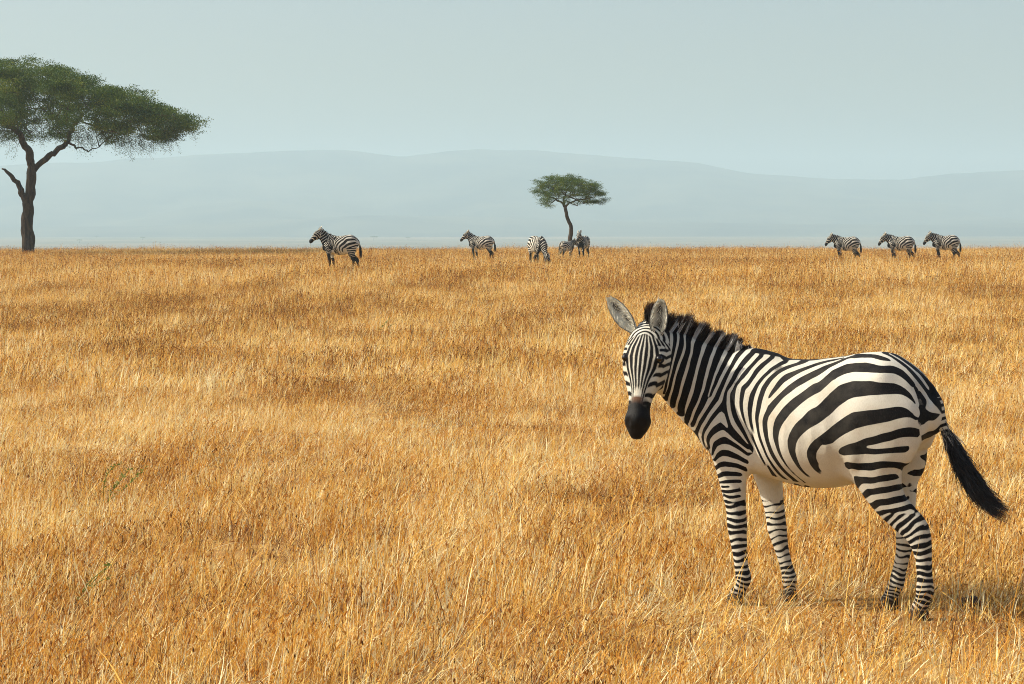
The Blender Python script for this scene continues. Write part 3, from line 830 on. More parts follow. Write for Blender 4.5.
 ('K','B',27.4,6.3,[(-73,175,1235),(-58,189,1217),(-43,200,1198),(-27,210,1180),(-8,217,1164),(19,216,1158),(41,219,1145),(61,224,1128),(80,229,1111),(100,233,1093),(121,236,1076),(141,238,1058),(160,241,1040),(175,243,1018),(190,245,995),(202,247,971),(212,248,947),(216,249,921),(215,249,894),(210,247,868),(204,244,842),(196,239,817),(187,231,792),(176,222,769),(164,212,747),(150,199,726),(135,184,707),(119,167,689),(104,147,672),(91,118,653)]),
 ('K','B',42.1,4.2,[(-97,243,1107),(-80,249,1088),(-65,256,1068),(-49,262,1049),(-31,267,1031),(-8,270,1019),(15,271,1006),(37,270,990),(59,269,972),(79,269,954),(96,269,934),(110,265,910),(119,262,884),(121,257,857),(119,252,831),(113,245,805),(105,235,781),(96,223,757),(84,210,735),(69,196,717),(51,183,702),(32,167,688),(15,147,673)]),
 ('K','B',28.9,9.5,[(-183,272,989),(-158,269,975),(-134,268,962),(-110,269,948),(-88,272,932),(-66,275,917),(-43,273,900),(-20,270,882),(-2,266,859),(11,260,833),(17,250,806),(12,237,778),(0,222,756),(-16,207,737)]),
 ('W','B',6.3,6.3,[(-105,250,836),(-118,234,808),(-129,215,778)]),
 ('K','B',4.7,4.7,[(423,36,1326),(394,41,1323),(367,40,1319),(340,38,1316),(313,35,1312),(289,28,1307),(268,9,1302),(255,-28,1294),(213,11,1289),(188,3,1289),(163,-2,1288),(132,8,1288),(108,-2,1289),(74,17,1291),(49,9,1295),(25,1,1298),(1,-7,1301),(-23,-15,1304),(-58,8,1310),(-88,20,1315),(-113,16,1319),(-141,21,1325),(-161,-1,1329)]),
 ('K','B',14.7,8.4,[(0,141,1250),(-21,129,1262),(-41,116,1275),(-61,100,1287),(-81,85,1298),(-102,72,1307),(-127,65,1314),(-156,67,1319),(-184,71,1321),(-215,79,1322),(-245,86,1321),(-275,97,1318),(-304,105,1313),(-331,106,1306)]),
 ('W','B',8.4,8.4,[(25,114,1264),(1,107,1272),(-22,99,1280),(-45,91,1288),(-68,81,1297),(-90,70,1305),(-108,47,1314),(-124,15,1322),(-145,-2,1327),(-170,-7,1330),(-209,31,1333),(-239,40,1333),(-271,57,1331),(-302,73,1325),(-329,84,1315),(-354,93,1301),(-377,98,1286),(-399,103,1271),(-420,107,1254),(-440,110,1237),(-458,112,1218),(-475,112,1198),(-490,109,1178),(-505,103,1157),(-518,96,1136),(-531,91,1115),(-546,91,1094),(-560,92,1072)]),
 ('W','B',10.5,10.5,[(-124,118,1291),(-153,123,1294),(-180,122,1298),(-207,123,1301),(-235,125,1302),(-265,137,1298),(-294,147,1291),(-320,144,1289),(-342,127,1291),(-364,114,1286),(-387,109,1275),(-410,103,1263)]),
 ('K','B',27.4,16.8,[(-73,175,1235),(-98,171,1245),(-122,166,1255),(-148,164,1263),(-175,164,1267),(-204,168,1268),(-232,172,1268),(-262,181,1266),(-292,191,1263),(-320,193,1261),(-343,181,1262),(-364,159,1263),(-385,144,1257),(-408,138,1245),(-428,136,1229),(-447,138,1210),(-464,138,1190)]),
 ('W','B',15.3,15.3,[(-79,216,1182),(-103,212,1195),(-126,208,1208),(-150,205,1218),(-176,203,1224),(-205,207,1225),(-234,210,1225),(-262,215,1227),(-291,219,1228),(-318,219,1228),(-343,213,1227),(-366,199,1225),(-388,182,1221),(-409,172,1211),(-431,165,1196),(-450,160,1180),(-468,155,1161),(-483,154,1140),(-494,160,1116),(-501,166,1090)]),
 ('K','B',42.1,10.5,[(-97,243,1107),(-119,240,1121),(-142,240,1135),(-166,240,1148),(-191,241,1157),(-218,242,1162),(-244,241,1166),(-271,241,1166),(-297,240,1165),(-322,236,1162),(-346,229,1161),(-370,220,1161),(-393,208,1162),(-416,197,1159),(-438,187,1151),(-458,181,1136),(-475,178,1118),(-491,174,1098)]),
 ('W','B',25.3,25.3,[(-178,258,1085),(-207,262,1090),(-234,264,1094),(-260,262,1098),(-286,259,1103),(-311,254,1107),(-336,248,1111),(-360,240,1114),(-384,230,1117),(-408,220,1118),(-431,209,1115),(-455,199,1106),(-474,193,1092),(-489,190,1071),(-502,185,1048)]),
 ('K','B',28.9,17.9,[(-62,274,897),(-82,272,915),(-102,270,933),(-123,268,951),(-144,268,967),(-168,270,982),(-193,273,995),(-219,274,1006),(-244,273,1014),(-270,271,1018),(-296,268,1022),(-321,264,1026),(-347,259,1029),(-371,253,1033),(-395,245,1039),(-418,236,1045),(-441,226,1049),(-465,214,1048),(-486,202,1039),(-502,192,1019)]),
 ('W','B',18.9,18.9,[(-105,261,867),(-127,264,883),(-150,266,899),(-173,269,914),(-197,270,925),(-222,271,935),(-247,270,943),(-272,267,950),(-297,265,957),(-322,262,964),(-346,259,970),(-370,255,976),(-394,249,983),(-416,242,992),(-438,234,1001),(-460,224,1009),(-482,211,1011),(-502,193,1007)]),
 ('K','B',17.9,11.6,[(-149,257,851),(-178,261,856),(-205,261,861),(-230,260,869),(-255,260,880),(-279,259,893),(-304,258,904),(-329,256,914),(-353,254,923),(-378,250,932),(-402,245,941),(-426,239,948),(-449,230,954),(-473,220,954),(-494,202,952)]),
 ('K','B',21.1,6.8,[(-153,256,847),(-182,260,851),(-210,260,855),(-236,258,857),(-263,255,858),(-290,252,855),(-316,250,852),(-343,247,852),(-369,243,856),(-394,238,860),(-419,230,863),(-444,221,865),(-467,209,868)]),
 ('W','B',10.5,10.5,[(-278,256,874),(-306,254,877),(-334,251,879),(-361,248,883),(-388,243,890),(-413,237,898),(-439,230,904),(-464,220,906),(-488,203,905)]),
 ('W','B',16.8,16.8,[(-144,241,810),(-175,253,812),(-202,255,813),(-227,250,814),(-252,247,815),(-278,246,818),(-305,246,821),(-330,245,824),(-356,242,827),(-380,237,828),(-405,228,826),(-429,217,825),(-451,204,826),(-469,193,833),(-482,192,856),(-492,191,882)]),
 ('K','B',15.8,10.5,[(-169,233,775),(-197,240,772),(-222,236,768),(-248,235,768),(-275,237,771),(-301,239,778),(-327,238,784),(-352,234,788),(-376,228,789),(-399,218,788),(-420,202,784),(-426,148,764)]),
 ('W','B',13.2,13.2,[(-192,221,743),(-219,225,740),(-246,227,737),(-273,230,735),(-299,231,738),(-324,229,743),(-348,224,749),(-372,216,753),(-393,202,752),(-412,179,746),(-362,-76,712)]),
 ('K','B',14.2,14.2,[(-218,209,699),(-248,219,700),(-277,223,701),(-304,224,704),(-329,222,712),(-354,216,719),(-377,206,723),(-399,190,725)]),
 ('W','B',11.6,11.6,[(-246,208,669),(-277,216,674),(-305,218,678),(-332,216,682),(-358,210,687),(-382,200,693),(-404,182,699),(-354,-80,676)]),
 ('K','B',14.2,14.2,[(-271,206,644),(-301,211,649),(-330,211,653),(-357,207,659),(-383,197,664),(-406,180,669),(-357,-84,643)]),
 ('W','B',10.5,10.5,[(-290,200,616),(-320,205,622),(-348,204,627),(-375,198,632),(-400,186,638),(-421,165,643),(-374,-91,618)]),
 ('K','B',13.7,13.7,[(-313,194,586),(-341,198,593),(-367,196,599),(-392,190,605),(-415,179,610),(-436,160,613),(-388,-97,587)]),
 ('W','B',8.4,8.4,[(-328,188,562),(-359,191,568),(-387,189,573),(-414,182,580),(-438,170,589),(-458,143,595)]),
 ('K','B',11.6,11.6,[(-343,182,540),(-372,186,546),(-399,184,552),(-424,180,559),(-448,171,567),(-469,154,575)]),
 ('W','B',7.4,7.4,[(-356,177,523),(-387,181,529),(-416,180,535),(-444,175,543),(-469,164,553)]),
 ('K','B',9.5,9.5,[(-369,172,507),(-460,172,524)]),
 ('K','B',9.5,9.5,[(-300,40,1333),(-330,56,1322),(-356,60,1310),(-380,62,1296),(-403,64,1280),(-426,69,1264),(-447,76,1245),(-466,80,1225),(-484,80,1205),(-500,76,1184),(-514,68,1162),(-528,60,1140),(-544,62,1118),(-561,69,1097)]),
 ('W','B',4.2,4.2,[(-321,33,1329),(-348,44,1317),(-370,42,1305),(-391,38,1292),(-413,39,1278),(-434,44,1262),(-454,47,1245),(-472,47,1227),(-489,45,1208),(-505,43,1188),(-519,41,1167)]),
 ('K','B',9.5,9.5,[(-337,-16,1325),(-362,-8,1312),(-383,-13,1299),(-404,-18,1286),(-425,-18,1271),(-446,-13,1255),(-469,6,1238),(-489,15,1220),(-506,18,1201),(-522,22,1181),(-535,25,1159),(-549,27,1137)]),
 ('K','O',6.8,6.8,[(-483,134,1165),(-492,144,1138),(-501,153,1111),(-509,159,1084),(-516,162,1057),(-517,171,1031),(-511,183,1004)]),  # shade in the cleft between buttock and tail, painted black into the coat
 ('K','O',6.3,6.3,[(-504,120,1142),(-525,112,1109)]),  # more of the cleft shade painted beside the tail
 ('K','O',5.3,5.3,[(-532,148,1002),(-543,127,1027),(-564,101,1022)]),
 ('W','O',21.1,21.1,[(-535,131,972),(-561,89,977)]),
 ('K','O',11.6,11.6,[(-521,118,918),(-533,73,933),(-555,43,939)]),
 ('W','O',26.3,26.3,[(-506,152,880),(-460,-116,838)]),
 ('K','O',6.3,6.3,[(-451,-121,796),(-461,-152,797)]),
 ('W','O',26.3,26.3,[(-395,-79,764),(-434,-103,763)]),
 ('K','O',11.6,11.6,[(-400,-89,717),(-437,-121,716)]),
 ('W','O',21.1,21.1,[(-377,-90,671),(-414,-122,670)]),
 ('K','O',12.6,12.6,[(-383,-96,622),(-412,-130,625)]),
 ('W','O',10.5,10.5,[(-403,-110,591),(-410,-123,590)]),
 ('W','B',11.6,11.6,[(675,10,787),(665,72,815),(661,103,844),(641,155,877),(620,184,907),(598,197,932),(577,203,954),(557,203,976),(536,199,1001),(518,200,1001),(506,205,976),(495,209,946)]),
 ('K','B',10.5,10.5,[(599,180,825),(610,178,850),(602,191,876),(581,205,901),(557,211,921),(531,211,937),(508,211,935),(488,211,914),(469,211,896),(449,210,878),(429,208,862),(407,203,849),(385,198,836)]),
 ('W','B',10.5,10.5,[(595,176,802),(593,187,831),(585,197,857),(561,209,880),(535,213,900),(511,212,909),(489,212,901),(467,211,881),(445,209,864),(425,205,848),(405,200,831),(386,193,814)]),
 ('K','B',11.6,11.6,[(585,182,795),(570,197,824),(555,206,849),(529,211,863),(499,211,867),(474,210,861),(450,207,848),(428,203,834),(407,197,819),(387,190,804)]),
 ('W','B',10.5,10.5,[(579,178,772),(563,195,802),(541,205,823),(511,209,833),(482,208,834),(458,205,823),(434,199,808),(412,192,795),(389,185,782)]),
 ('K','B',12.6,12.6,[(574,179,763),(549,197,790),(520,204,803),(489,205,802),(462,201,793),(437,195,782),(413,188,770),(389,179,758)]),
 ('W','B',10.5,10.5,[(578,166,738),(545,193,760),(518,200,771),(490,200,769),(464,197,763),(439,191,757),(416,184,749),(393,174,741)]),
 ('K','B',12.6,12.6,[(581,146,713),(538,192,738),(506,198,745),(474,196,744),(447,189,737),(421,179,727),(398,162,716)]),
 ('W','B',10.5,10.5,[(574,146,691),(535,188,711),(504,195,719),(475,193,719),(449,185,715),(426,172,706),(407,148,695)]),
 ('K','B',11.6,11.6,[(568,146,671),(524,188,689),(492,193,695),(463,187,694),(437,174,691)]),
 ('W','B',8.4,8.4,[(559,156,656),(516,187,668),(484,190,673),(456,182,673),(431,165,671),(416,121,665)]),
 ('K','B',8.4,8.4,[(559,146,641),(507,187,651),(471,186,654),(440,171,655)]),
 ('W','B',6.8,6.8,[(547,161,628),(509,184,635),(479,186,638),(453,178,638),(431,160,636),(430,101,628)]),
 ('K','B',7.4,7.4,[(535,170,622),(496,185,627)]),
 ('W','B',5.3,5.3,[(544,157,609),(501,183,616),(468,182,618),(440,169,618),(420,132,615)]),
 ('K','B',7.9,7.9,[(540,158,596),(498,182,597),(466,181,605),(439,168,615)]),
 ('W','B',5.3,5.3,[(535,159,584),(496,180,585),(465,179,586),(438,166,589),(420,131,590)]),
 ('K','B',7.4,7.4,[(527,166,580),(495,179,571),(467,179,570),(442,169,577)]),
 ('W','B',6.3,6.3,[(520,166,561),(488,178,553),(462,176,557),(437,164,562),(421,130,563)]),
 ('K','B',9.5,9.5,[(511,169,545),(477,176,531),(447,170,537),(423,144,547)]),
 ('W','B',7.9,7.9,[(508,165,520),(471,175,518),(441,165,520),(420,130,521)]),
 ('W','B',15.8,15.8,[(374,182,777),(379,169,740),(377,139,710),(364,89,688)]),
 ('K','O',12.1,12.1,[(368,-83,417),(334,-79,443)]),
 ('K','O',12.1,12.1,[(369,-88,374),(321,-78,399)]),
 ('K','O',12.1,12.1,[(310,-83,400),(287,-120,410)]),
 ('K','O',12.1,12.1,[(313,-88,455),(293,-124,452)]),
 ('K','O',12.1,12.1,[(328,-84,500),(299,-117,491)]),
 ('K','O',12.1,12.1,[(310,-103,531),(302,-126,525)]),
 ('K','O',12.1,12.1,[(360,-86,354),(324,-77,359)]),
 ('K','O',12.1,12.1,[(296,-89,355),(282,-119,368)]),
 ('K','O',12.1,12.1,[(343,-83,324),(299,-86,336)]),
 ('K','O',12.1,12.1,[(278,-106,303),(281,-132,331)]),
 ('K','O',12.1,12.1,[(318,-82,292),(274,-120,298)]),
 ('K','O',8.9,8.9,[(439,-106,594),(432,-100,587)]),
 ('K','O',8.9,8.9,[(414,-91,562),(407,-96,526)]),
 ('K','O',8.9,8.9,[(391,-88,501),(375,-84,471)]),
 ('W','O',6.3,6.3,[(443,-95,626),(431,-94,599),(419,-92,571),(407,-91,544),(395,-88,517),(381,-85,491),(367,-81,464)]),
 ('W','O',6.3,6.3,[(389,-71,627),(374,-76,565)]),
 ('W','O',6.3,6.3,[(311,-126,618),(307,-115,542)]),
 ('W','O',6.3,6.3,[(388,134,703),(448,-88,653),(418,-74,640),(386,-68,637),(356,-71,636),(329,-86,635),(311,-125,630)]),
 ('W','O',6.3,6.3,[(304,-109,511),(295,-129,463)]),
 ('W','B',15.8,15.8,[(375,171,747),(392,160,718),(382,138,707),(356,126,705)]),
 ('W','B',10.5,10.5,[(338,153,724),(309,100,682)]),
 ('W','O',8.4,8.4,[(407,-76,618),(375,-74,606),(344,-81,610),(319,-102,620)]),
 ('W','O',8.4,8.4,[(358,-79,473),(320,-86,474)]),
 ('W','O',8.4,8.4,[(341,-77,427),(299,-97,431)]),
 ('W','O',8.4,8.4,[(317,-79,382),(306,-82,344)]),
 ('W','O',8.4,8.4,[(368,-83,441),(368,-84,394)]),
 ('W','O',8.4,8.4,[(325,-81,311),(283,-100,319)]),
 ('W','O',8.4,8.4,[(317,-98,551),(315,-94,512)]),
]
# ---------------------------------------------------------------- tagging
def tag(o, label=None, cat=None, group=None, kind=None):
    if label: o['label'] = label
    if cat: o['category'] = cat
    if group: o['group'] = group
    if kind: o['kind'] = kind
    return o


def empty(name, loc, rz=0, sc=1.0):
    o = bpy.data.objects.new(name, None); COL.objects.link(o)
    o.location = loc; o.rotation_euler = (0, 0, rz); o.scale = (sc, sc, sc)
    o.empty_display_size = .3
    return o


def mesh_obj(name, V, F, mat, parent=None, smooth=True, attrs=None):
    me = bpy.data.meshes.new(name)
    me.from_pydata([tuple(map(float, v)) for v in V] if not isinstance(V, np.ndarray) else V.tolist(), [], F if not isinstance(F, np.ndarray) else F.tolist())
    for nm, a in (attrs or {}).items():
        at = me.attributes.new(nm, 'FLOAT', 'POINT'); at.data.foreach_set('value', np.asarray(a, np.float32))
    if smooth: me.shade_smooth()
    if mat: me.materials.append(mat)
    o = bpy.data.objects.new(name, me); COL.objects.link(o)
    if parent: o.parent = parent
    return o


# ---------------------------------------------------------------- terrain
def swell(x, y):
    """low rolls of the plain between the camera and the crest"""
    return (.22*np.exp(-((y-78)/20)**2)+.0*np.exp(-((y-136)/16)**2)
            + .035*np.sin(x*.21+y*.13)*np.clip((y-20)/30, 0, 1)+.03*np.sin(x*.07-y*.09+1)*np.clip((y-20)/30, 0, 1)
            + .02*np.sin(x*.9+1.3)*np.sin(y*.55)*np.clip((y-14)/10, 0, 1))


VALLEY = -22.0


def height(x, y):
    x = np.asarray(x, float); y = np.asarray(y, float)
    h = swell(x, y)
    d = np.clip(y-137, 0, None)
    fall = -np.where(d < 60, .00045*d*d, 1.62+.054*(d-60))
    return np.maximum(h+fall, VALLEY+.6*np.sin(x*.003)*np.sin(y*.002))


def grid_mesh(xs, ys, hf):
    X, Y = np.meshgrid(xs, ys)
    Z = hf(X, Y)
    V = np.stack([X.ravel(), Y.ravel(), Z.ravel()], 1)
    nx, ny = len(xs), len(ys)
    b = (np.arange(ny-1)*nx)[:, None]+np.arange(nx-1)[None]
    F = np.stack([b, b+1, b+nx+1, b+nx], 2).reshape(-1, 4)
    return V, F


def ground_material():
    m, nt, b, att, mix, rng, noise, mth = mat_nodes('dry grassland soil')
    g = nt.nodes.new('ShaderNodeNewGeometry')
    pos = g.outputs['Position']
    sp = nt.nodes.new('ShaderNodeSeparateXYZ'); nt.links.new(pos, sp.inputs[0])
    n1 = noise(.9, 5, .4, pos, .6); n2 = noise(9, 4, .3, pos, .65); n3 = noise(.0016, 5, .6, pos, .6); n4 = noise(.012, 5, .5, pos, .6)
    near = mix(rng(n1, .35, .65), (.24, .13, .045), (.42, .25, .085))
    near = mix(mth('MULTIPLY', rng(n2, .5, .7), .6), near, (.13, .075, .032))
    far = mix(rng(n3, .38, .62), (.20, .155, .10), (.09, .10, .065))
    far = mix(rng(n4, .50, .72), far, (.28, .22, .15))
    c = mix(rng(sp.outputs['Y'], 500, 900), near, far)
    nt.links.new(c, b.inputs['Base Color']); b.inputs['Roughness'].default_value = .95; b.inputs['Specular IOR Level'].default_value = .1
    return m


xs = np.unique(np.concatenate([np.linspace(-60, 60, 161), np.sign(np.linspace(-1, 1, 61))*np.abs(np.linspace(-1, 1, 61))**2.2*7300]))
ys = np.unique(np.concatenate([np.linspace(-900, 0, 8), np.linspace(0, 260, 241), np.geomspace(262, 7300, 90)]))
V, F = grid_mesh(xs, ys, height)
tag(mesh_obj('ground', V, F, ground_material()), kind='structure')

# ---------------------------------------------------------------- far hills
def hill_material():
    m, nt, b, att, mix, rng, noise, mth = mat_nodes('wooded hillside')
    g = nt.nodes.new('ShaderNodeNewGeometry')
    c = mix(rng(noise(.004, 6, .3, g.outputs['Position'], .62), .38, .62), (.012, .024, .030), (.085, .088, .065))
    nt.links.new(c, b.inputs['Base Color']); b.inputs['Roughness'].default_value = .95; b.inputs['Specular IOR Level'].default_value = .1
    return m


def vn(X, Y, f, seed, oct=5):
    rng = np.random.RandomState(seed); r = 0; a = 1
    for o in range(oct):
        for i in range(3):
            th = rng.uniform(0, 6.283); ph = rng.uniform(0, 6.283)
            r = r+a*np.sin((X*math.cos(th)+Y*math.sin(th))*f+ph+1.3*np.sin((X*math.sin(th)-Y*math.cos(th))*f*.7+ph))
        a *= .5; f *= 2.03
    return r/3


def ridge(xpx, ypx, dist):
    return (np.array(xpx)-512)/2200*dist, 2+(222-np.array(ypx))/2200*dist


HX, HZ = ridge([-1500, -700, -200, 0, 60, 160, 215, 300, 345, 400, 480, 540, 620, 700, 760, 830, 900, 950, 1024, 1300, 1800, 2600],
               [190, 160, 175, 166, 163, 158, 152, 149, 150, 156, 151, 150, 155, 165, 175, 179, 180, 173, 168, 160, 185, 190], 5200)


def hills_h(X, Y):
    top = np.interp(X, HX, HZ)-VALLEY
    t = (Y-3700)/1500
    prof = np.where(t < 1, np.clip(t, 0, 1)**1.6, np.clip(1-(Y-5200)/1900, 0, 1)**.8)
    n = vn(X, Y, .0035, 3)
    top = top*(1+.035*vn(X, Y*.1, .010, 15, 4))
    gull = vn(X, Y*.35, .008, 9, 4)
    h = top*prof*(1+.10*n*(1-prof))+top*.16*gull*np.clip(prof*3, 0, 1)*np.clip((1-prof)*2, 0, 1)
    front = (26+14*np.interp(X, [-1600, -700, -250, 200, 700, 1500], [-1, -.5, .6, .1, -.2, .4]))*np.exp(-((Y-4000)/260)**2)
    return VALLEY-1.5+np.maximum(h, front*(1+.15*n))


V, F = grid_mesh(np.linspace(-3900, 3900, 330), np.linspace(3300, 7050, 110), hills_h)
tag(mesh_obj('hills', V, F, hill_material()), kind='structure')

# ---------------------------------------------------------------- haze
bm = bmesh.new()
bmesh.ops.create_cube(bm, size=1.0)
bmesh.ops.scale(bm, vec=(15600, 8700, 250), verts=bm.verts)
bmesh.ops.translate(bm, vec=(0, 3200, VALLEY-3+125), verts=bm.verts)
hm = bpy.data.meshes.new('haze'); bm.to_mesh(hm); bm.free()
haze = bpy.data.objects.new('haze', hm); COL.objects.link(haze)
tag(haze, 'thin pale blue haze over the plain', 'haze', kind='stuff')
hmat = bpy.data.materials.new('haze'); hmat.use_nodes = True
hn = hmat.node_tree
for nd in list(hn.nodes):
    if nd.type != 'OUTPUT_MATERIAL': hn.nodes.remove(nd)
hv = hn.nodes.new('ShaderNodeVolumePrincipled')
hv.inputs['Color'].default_value = (.61, .805, .895, 1)
hv.inputs['Density'].default_value = .00034
hv.inputs['Anisotropy'].default_value = .1
hn.links.new(hv.outputs[0], [n for n in hn.nodes if n.type == 'OUTPUT_MATERIAL'][0].inputs['Volume'])
hm.materials.append(hmat)

# ---------------------------------------------------------------- acacias
def tube_mesh(paths):
    """paths: list of (points, radii); returns V, F"""
    V = []; F = []
    for P, R in paths:
        P = np.array(P, float); n = len(P); k = 9 if max(R) > .06 else (6 if max(R) > .02 else 4)
        T = np.gradient(P, axis=0); T /= np.maximum(np.linalg.norm(T, axis=1), 1e-9)[:, None]
        ref = np.array([.31, .95, .07])
        U = np.cross(T, ref); U /= np.maximum(np.linalg.norm(U, axis=1), 1e-9)[:, None]
        W = np.cross(T, U)
        base = len(V)
        for i in range(n):
            for j in range(k):
                a = 6.283*j/k
                rr = R[i]*(1+(.13*math.sin(a*3+i*.7)+.09*math.sin(a*5-i*.4) if R[i] > .12 else 0))
                V.append(P[i]+U[i]*math.cos(a)*rr+W[i]*math.sin(a)*rr)
        for i in range(n-1):
            for j in range(k):
                F.append([base+i*k+j, base+i*k+(j+1) % k, base+(i+1)*k+(j+1) % k, base+(i+1)*k+j])
        F.append([base+(n-1)*k+j for j in range(k)])
    return np.array(V), F


def bark_material():
    m, nt, b, att, mix, rng, noise, mth = mat_nodes('bark')
    tc = nt.nodes.new('ShaderNodeTexCoord')
    mp = nt.nodes.new('ShaderNodeMapping'); mp.inputs['Scale'].default_value = (1, 1, .22); nt.links.new(tc.outputs['Object'], mp.inputs[0])
    n = noise(7, 6, .8, mp.outputs[0], .65)
    c = mix(rng(n, .35, .65), (.020, .015, .012), (.10, .075, .052))
    nt.links.new(c, b.inputs['Base Color']); b.inputs['Roughness'].default_value = .9; b.inputs['Specular IOR Level'].default_value = .15
    bp = nt.nodes.new('ShaderNodeBump'); bp.inputs['Distance'].default_value = .08; bp.inputs['Strength'].default_value = .9
    nt.links.new(n, bp.inputs['Height']); nt.links.new(bp.outputs[0], b.inputs['Normal'])
    return m


def leaf_material(c0, c1, c2, name):
    m, nt, b, att, mix, rng, noise, mth = mat_nodes(name)
    r = att('rnd')
    c = mix(rng(r, 0, .6), c0, c1); c = mix(rng(r, .7, 1), c, c2)
    nt.links.new(c, b.inputs['Base Color']); b.inputs['Roughness'].default_value = .6; b.inputs['Specular IOR Level'].default_value = .2
    tr = nt.nodes.new('ShaderNodeBsdfTranslucent'); nt.links.new(c, tr.inputs[0])
    mx = nt.nodes.new('ShaderNodeMixShader'); mx.inputs[0].default_value = .30
    out = [q for q in nt.nodes if q.type == 'OUTPUT_MATERIAL'][0]
    nt.links.new(b.outputs[0], mx.inputs[1]); nt.links.new(tr.outputs[0], mx.inputs[2]); nt.links.new(mx.outputs[0], out.inputs[0])
    return m


BARK = bark_material()
LEAF = leaf_material((.018, .045, .005), (.070, .120, .012), (.20, .23, .025), 'acacia leaves')


def wiggle(P, R, n, amp, seed):
    S = spline([tuple(p)+(r,) for p, r in zip(P, R)], n)
    rng = np.random.RandomState(seed)
    for i in range(3):
        ph = rng.uniform(0, 6.28, 3); f = rng.uniform(1.5, 5)*(i+1)
        t = np.linspace(0, 1, n)
        S[:, :3] += (amp/(i+1))*np.sin(6.28*f*t[:, None]+ph)*np.clip(t*(1.05-t)*4, 0, 1)[:, None]
    return S[:, :3], S[:, 3]


def acacia(root, limbs, main, attractors, leaf_r, nleaf, seed, droop=(), tipr=.012):
    """limbs: trunk and main limbs as (points, radii); attractors: crown points fed by twigs grown from the limb ends"""
    rng = np.random.RandomState(seed)
    paths = []
    nodes = []; rad = []
    for li, (P, R) in enumerate(limbs):
        S, r = wiggle(P, R, 26, (.006 if li == 0 else .016)*main, seed+li)
        paths.append((S, r))
        if li in LIMB_FEED[root.name.split('.')[0]+str(seed)]:
            for q in S[13:]: nodes.append(q); rad.append(.05)
    nodes = [np.array(q) for q in nodes]; parent = [-1]*len(nodes)
    A = np.array(attractors)
    c0 = np.mean(nodes, axis=0)
    order = np.argsort(np.linalg.norm((A-c0)*[1, 1, .6], axis=1))
    NN = list(nodes); PP = list(parent)
    for a in order:
        p = A[a]; arr = np.array(NN)
        d = np.linalg.norm(arr-p, axis=1)+.9*np.maximum(arr[:, 2]-p[2]+.1, 0)
        j = int(np.argmin(d)); q = arr[j]; L = np.linalg.norm(p-q)
        steps = max(1, int(L/(.55*main/4)))
        prev = j
        side = rng.normal(0, .10*L, 3); side[2] = abs(side[2])*-.3
        for s in range(1, steps+1):
            t = s/steps
            NN.append(q+(p-q)*t+side*math.sin(math.pi*t)*.8); PP.append(prev); prev = len(NN)-1
    n = len(NN); wgt = np.zeros(n); child = [[] for _ in range(n)]
    for i in range(n):
        if PP[i] >= 0: child[PP[i]].append(i)
    for i in range(n-1, -1, -1):
        if not child[i]: wgt[i] = 1
        if PP[i] >= 0: wgt[PP[i]] += wgt[i]
    R = tipr*np.sqrt(np.maximum(wgt, 1))*.75
    tips = [i for i in range(n) if not child[i] and PP[i] >= 0]
    done = set()
    for i in tips:
        ch = [i]
        while PP[ch[-1]] >= 0 and ch[-1] not in done:
            done.add(ch[-1]); ch.append(PP[ch[-1]])
        ch = ch[::-1]
        if len(ch) > 1: paths.append(([NN[q] for q in ch], [min(R[q], .11*main/4) for q in ch]))
    V, F = tube_mesh(paths)
    # foliage: little leaf faces gathered round the twig ends
    tw = np.array([NN[i] for i in range(n) if PP[i] >= 0 and wgt[i] <= 4])
    ci = rng.randint(0, len(tw), nleaf//14)
    cen = tw[ci]+rng.normal(0, 1, (len(ci), 3))*leaf_r*np.array([1.2, 1.2, .45])
    k = 14
    ctr = np.repeat(cen, k, 0)+rng.normal(0, 1, (len(cen)*k, 3))*leaf_r*np.array([.50, .50, .20])
    for (x, y, z, w) in droop: pass
    m = len(ctr)
    d1 = rng.normal(size=(m, 3)); d1 /= np.linalg.norm(d1, axis=1)[:, None]
    d2 = np.cross(d1, rng.normal(size=(m, 3))); d2 /= np.linalg.norm(d2, axis=1)[:, None]
    sz = main*.0085*rng.uniform(.6, 1.4, m)[:, None]
    LV = np.stack([ctr-d1*sz*1.5, ctr+d2*sz*.6, ctr+d1*sz*1.5, ctr-d2*sz*.6], 1).reshape(-1, 3)
    LF_ = np.arange(m*4).reshape(-1, 4)
    mesh_obj('trunk', V, F, BARK, root)
    big = .35+.35*np.sin(cen[:, 0]*1.3*4/main+1)*np.sin(cen[:, 1]*1.1*4/main)*np.sin(cen[:, 2]*2.4*4/main)
    rn = np.repeat(np.clip(big+rng.uniform(-.25, .25, len(cen)), 0, .9), k)+rng.uniform(0, .4, m)
    mesh_obj('crown', LV, LF_, LEAF, root, attrs={'rnd': np.repeat(np.clip(rn, 0, 1), 4)})


LIMB_FEED = {'acacia_tree11': (1, 2, 4), 'acacia_tree22': (1, 2, 3), 'distant_tree33': (0,)}


def pxy(px, py, D, z0=0, r0=0):
    """place on the plane at distance D"""
    return ((px-512)/2200*D, D, 2+(222-py)/2200*D)


# the big flat-topped acacia, left
D1 = 131.0
k1 = D1/2200
gx = (29-512)*k1; gz = float(height(gx, D1))
T1 = empty('acacia_tree', (gx, D1, gz))
tag(T1, 'large flat-topped acacia with forked trunk and dead stub at the left of the plain', 'tree', 'lone acacia trees on the plain')


def q1(px, py, dy=0.):
    return np.array([(px-512)*k1-gx, dy, 2+(222-py)*k1-gz])


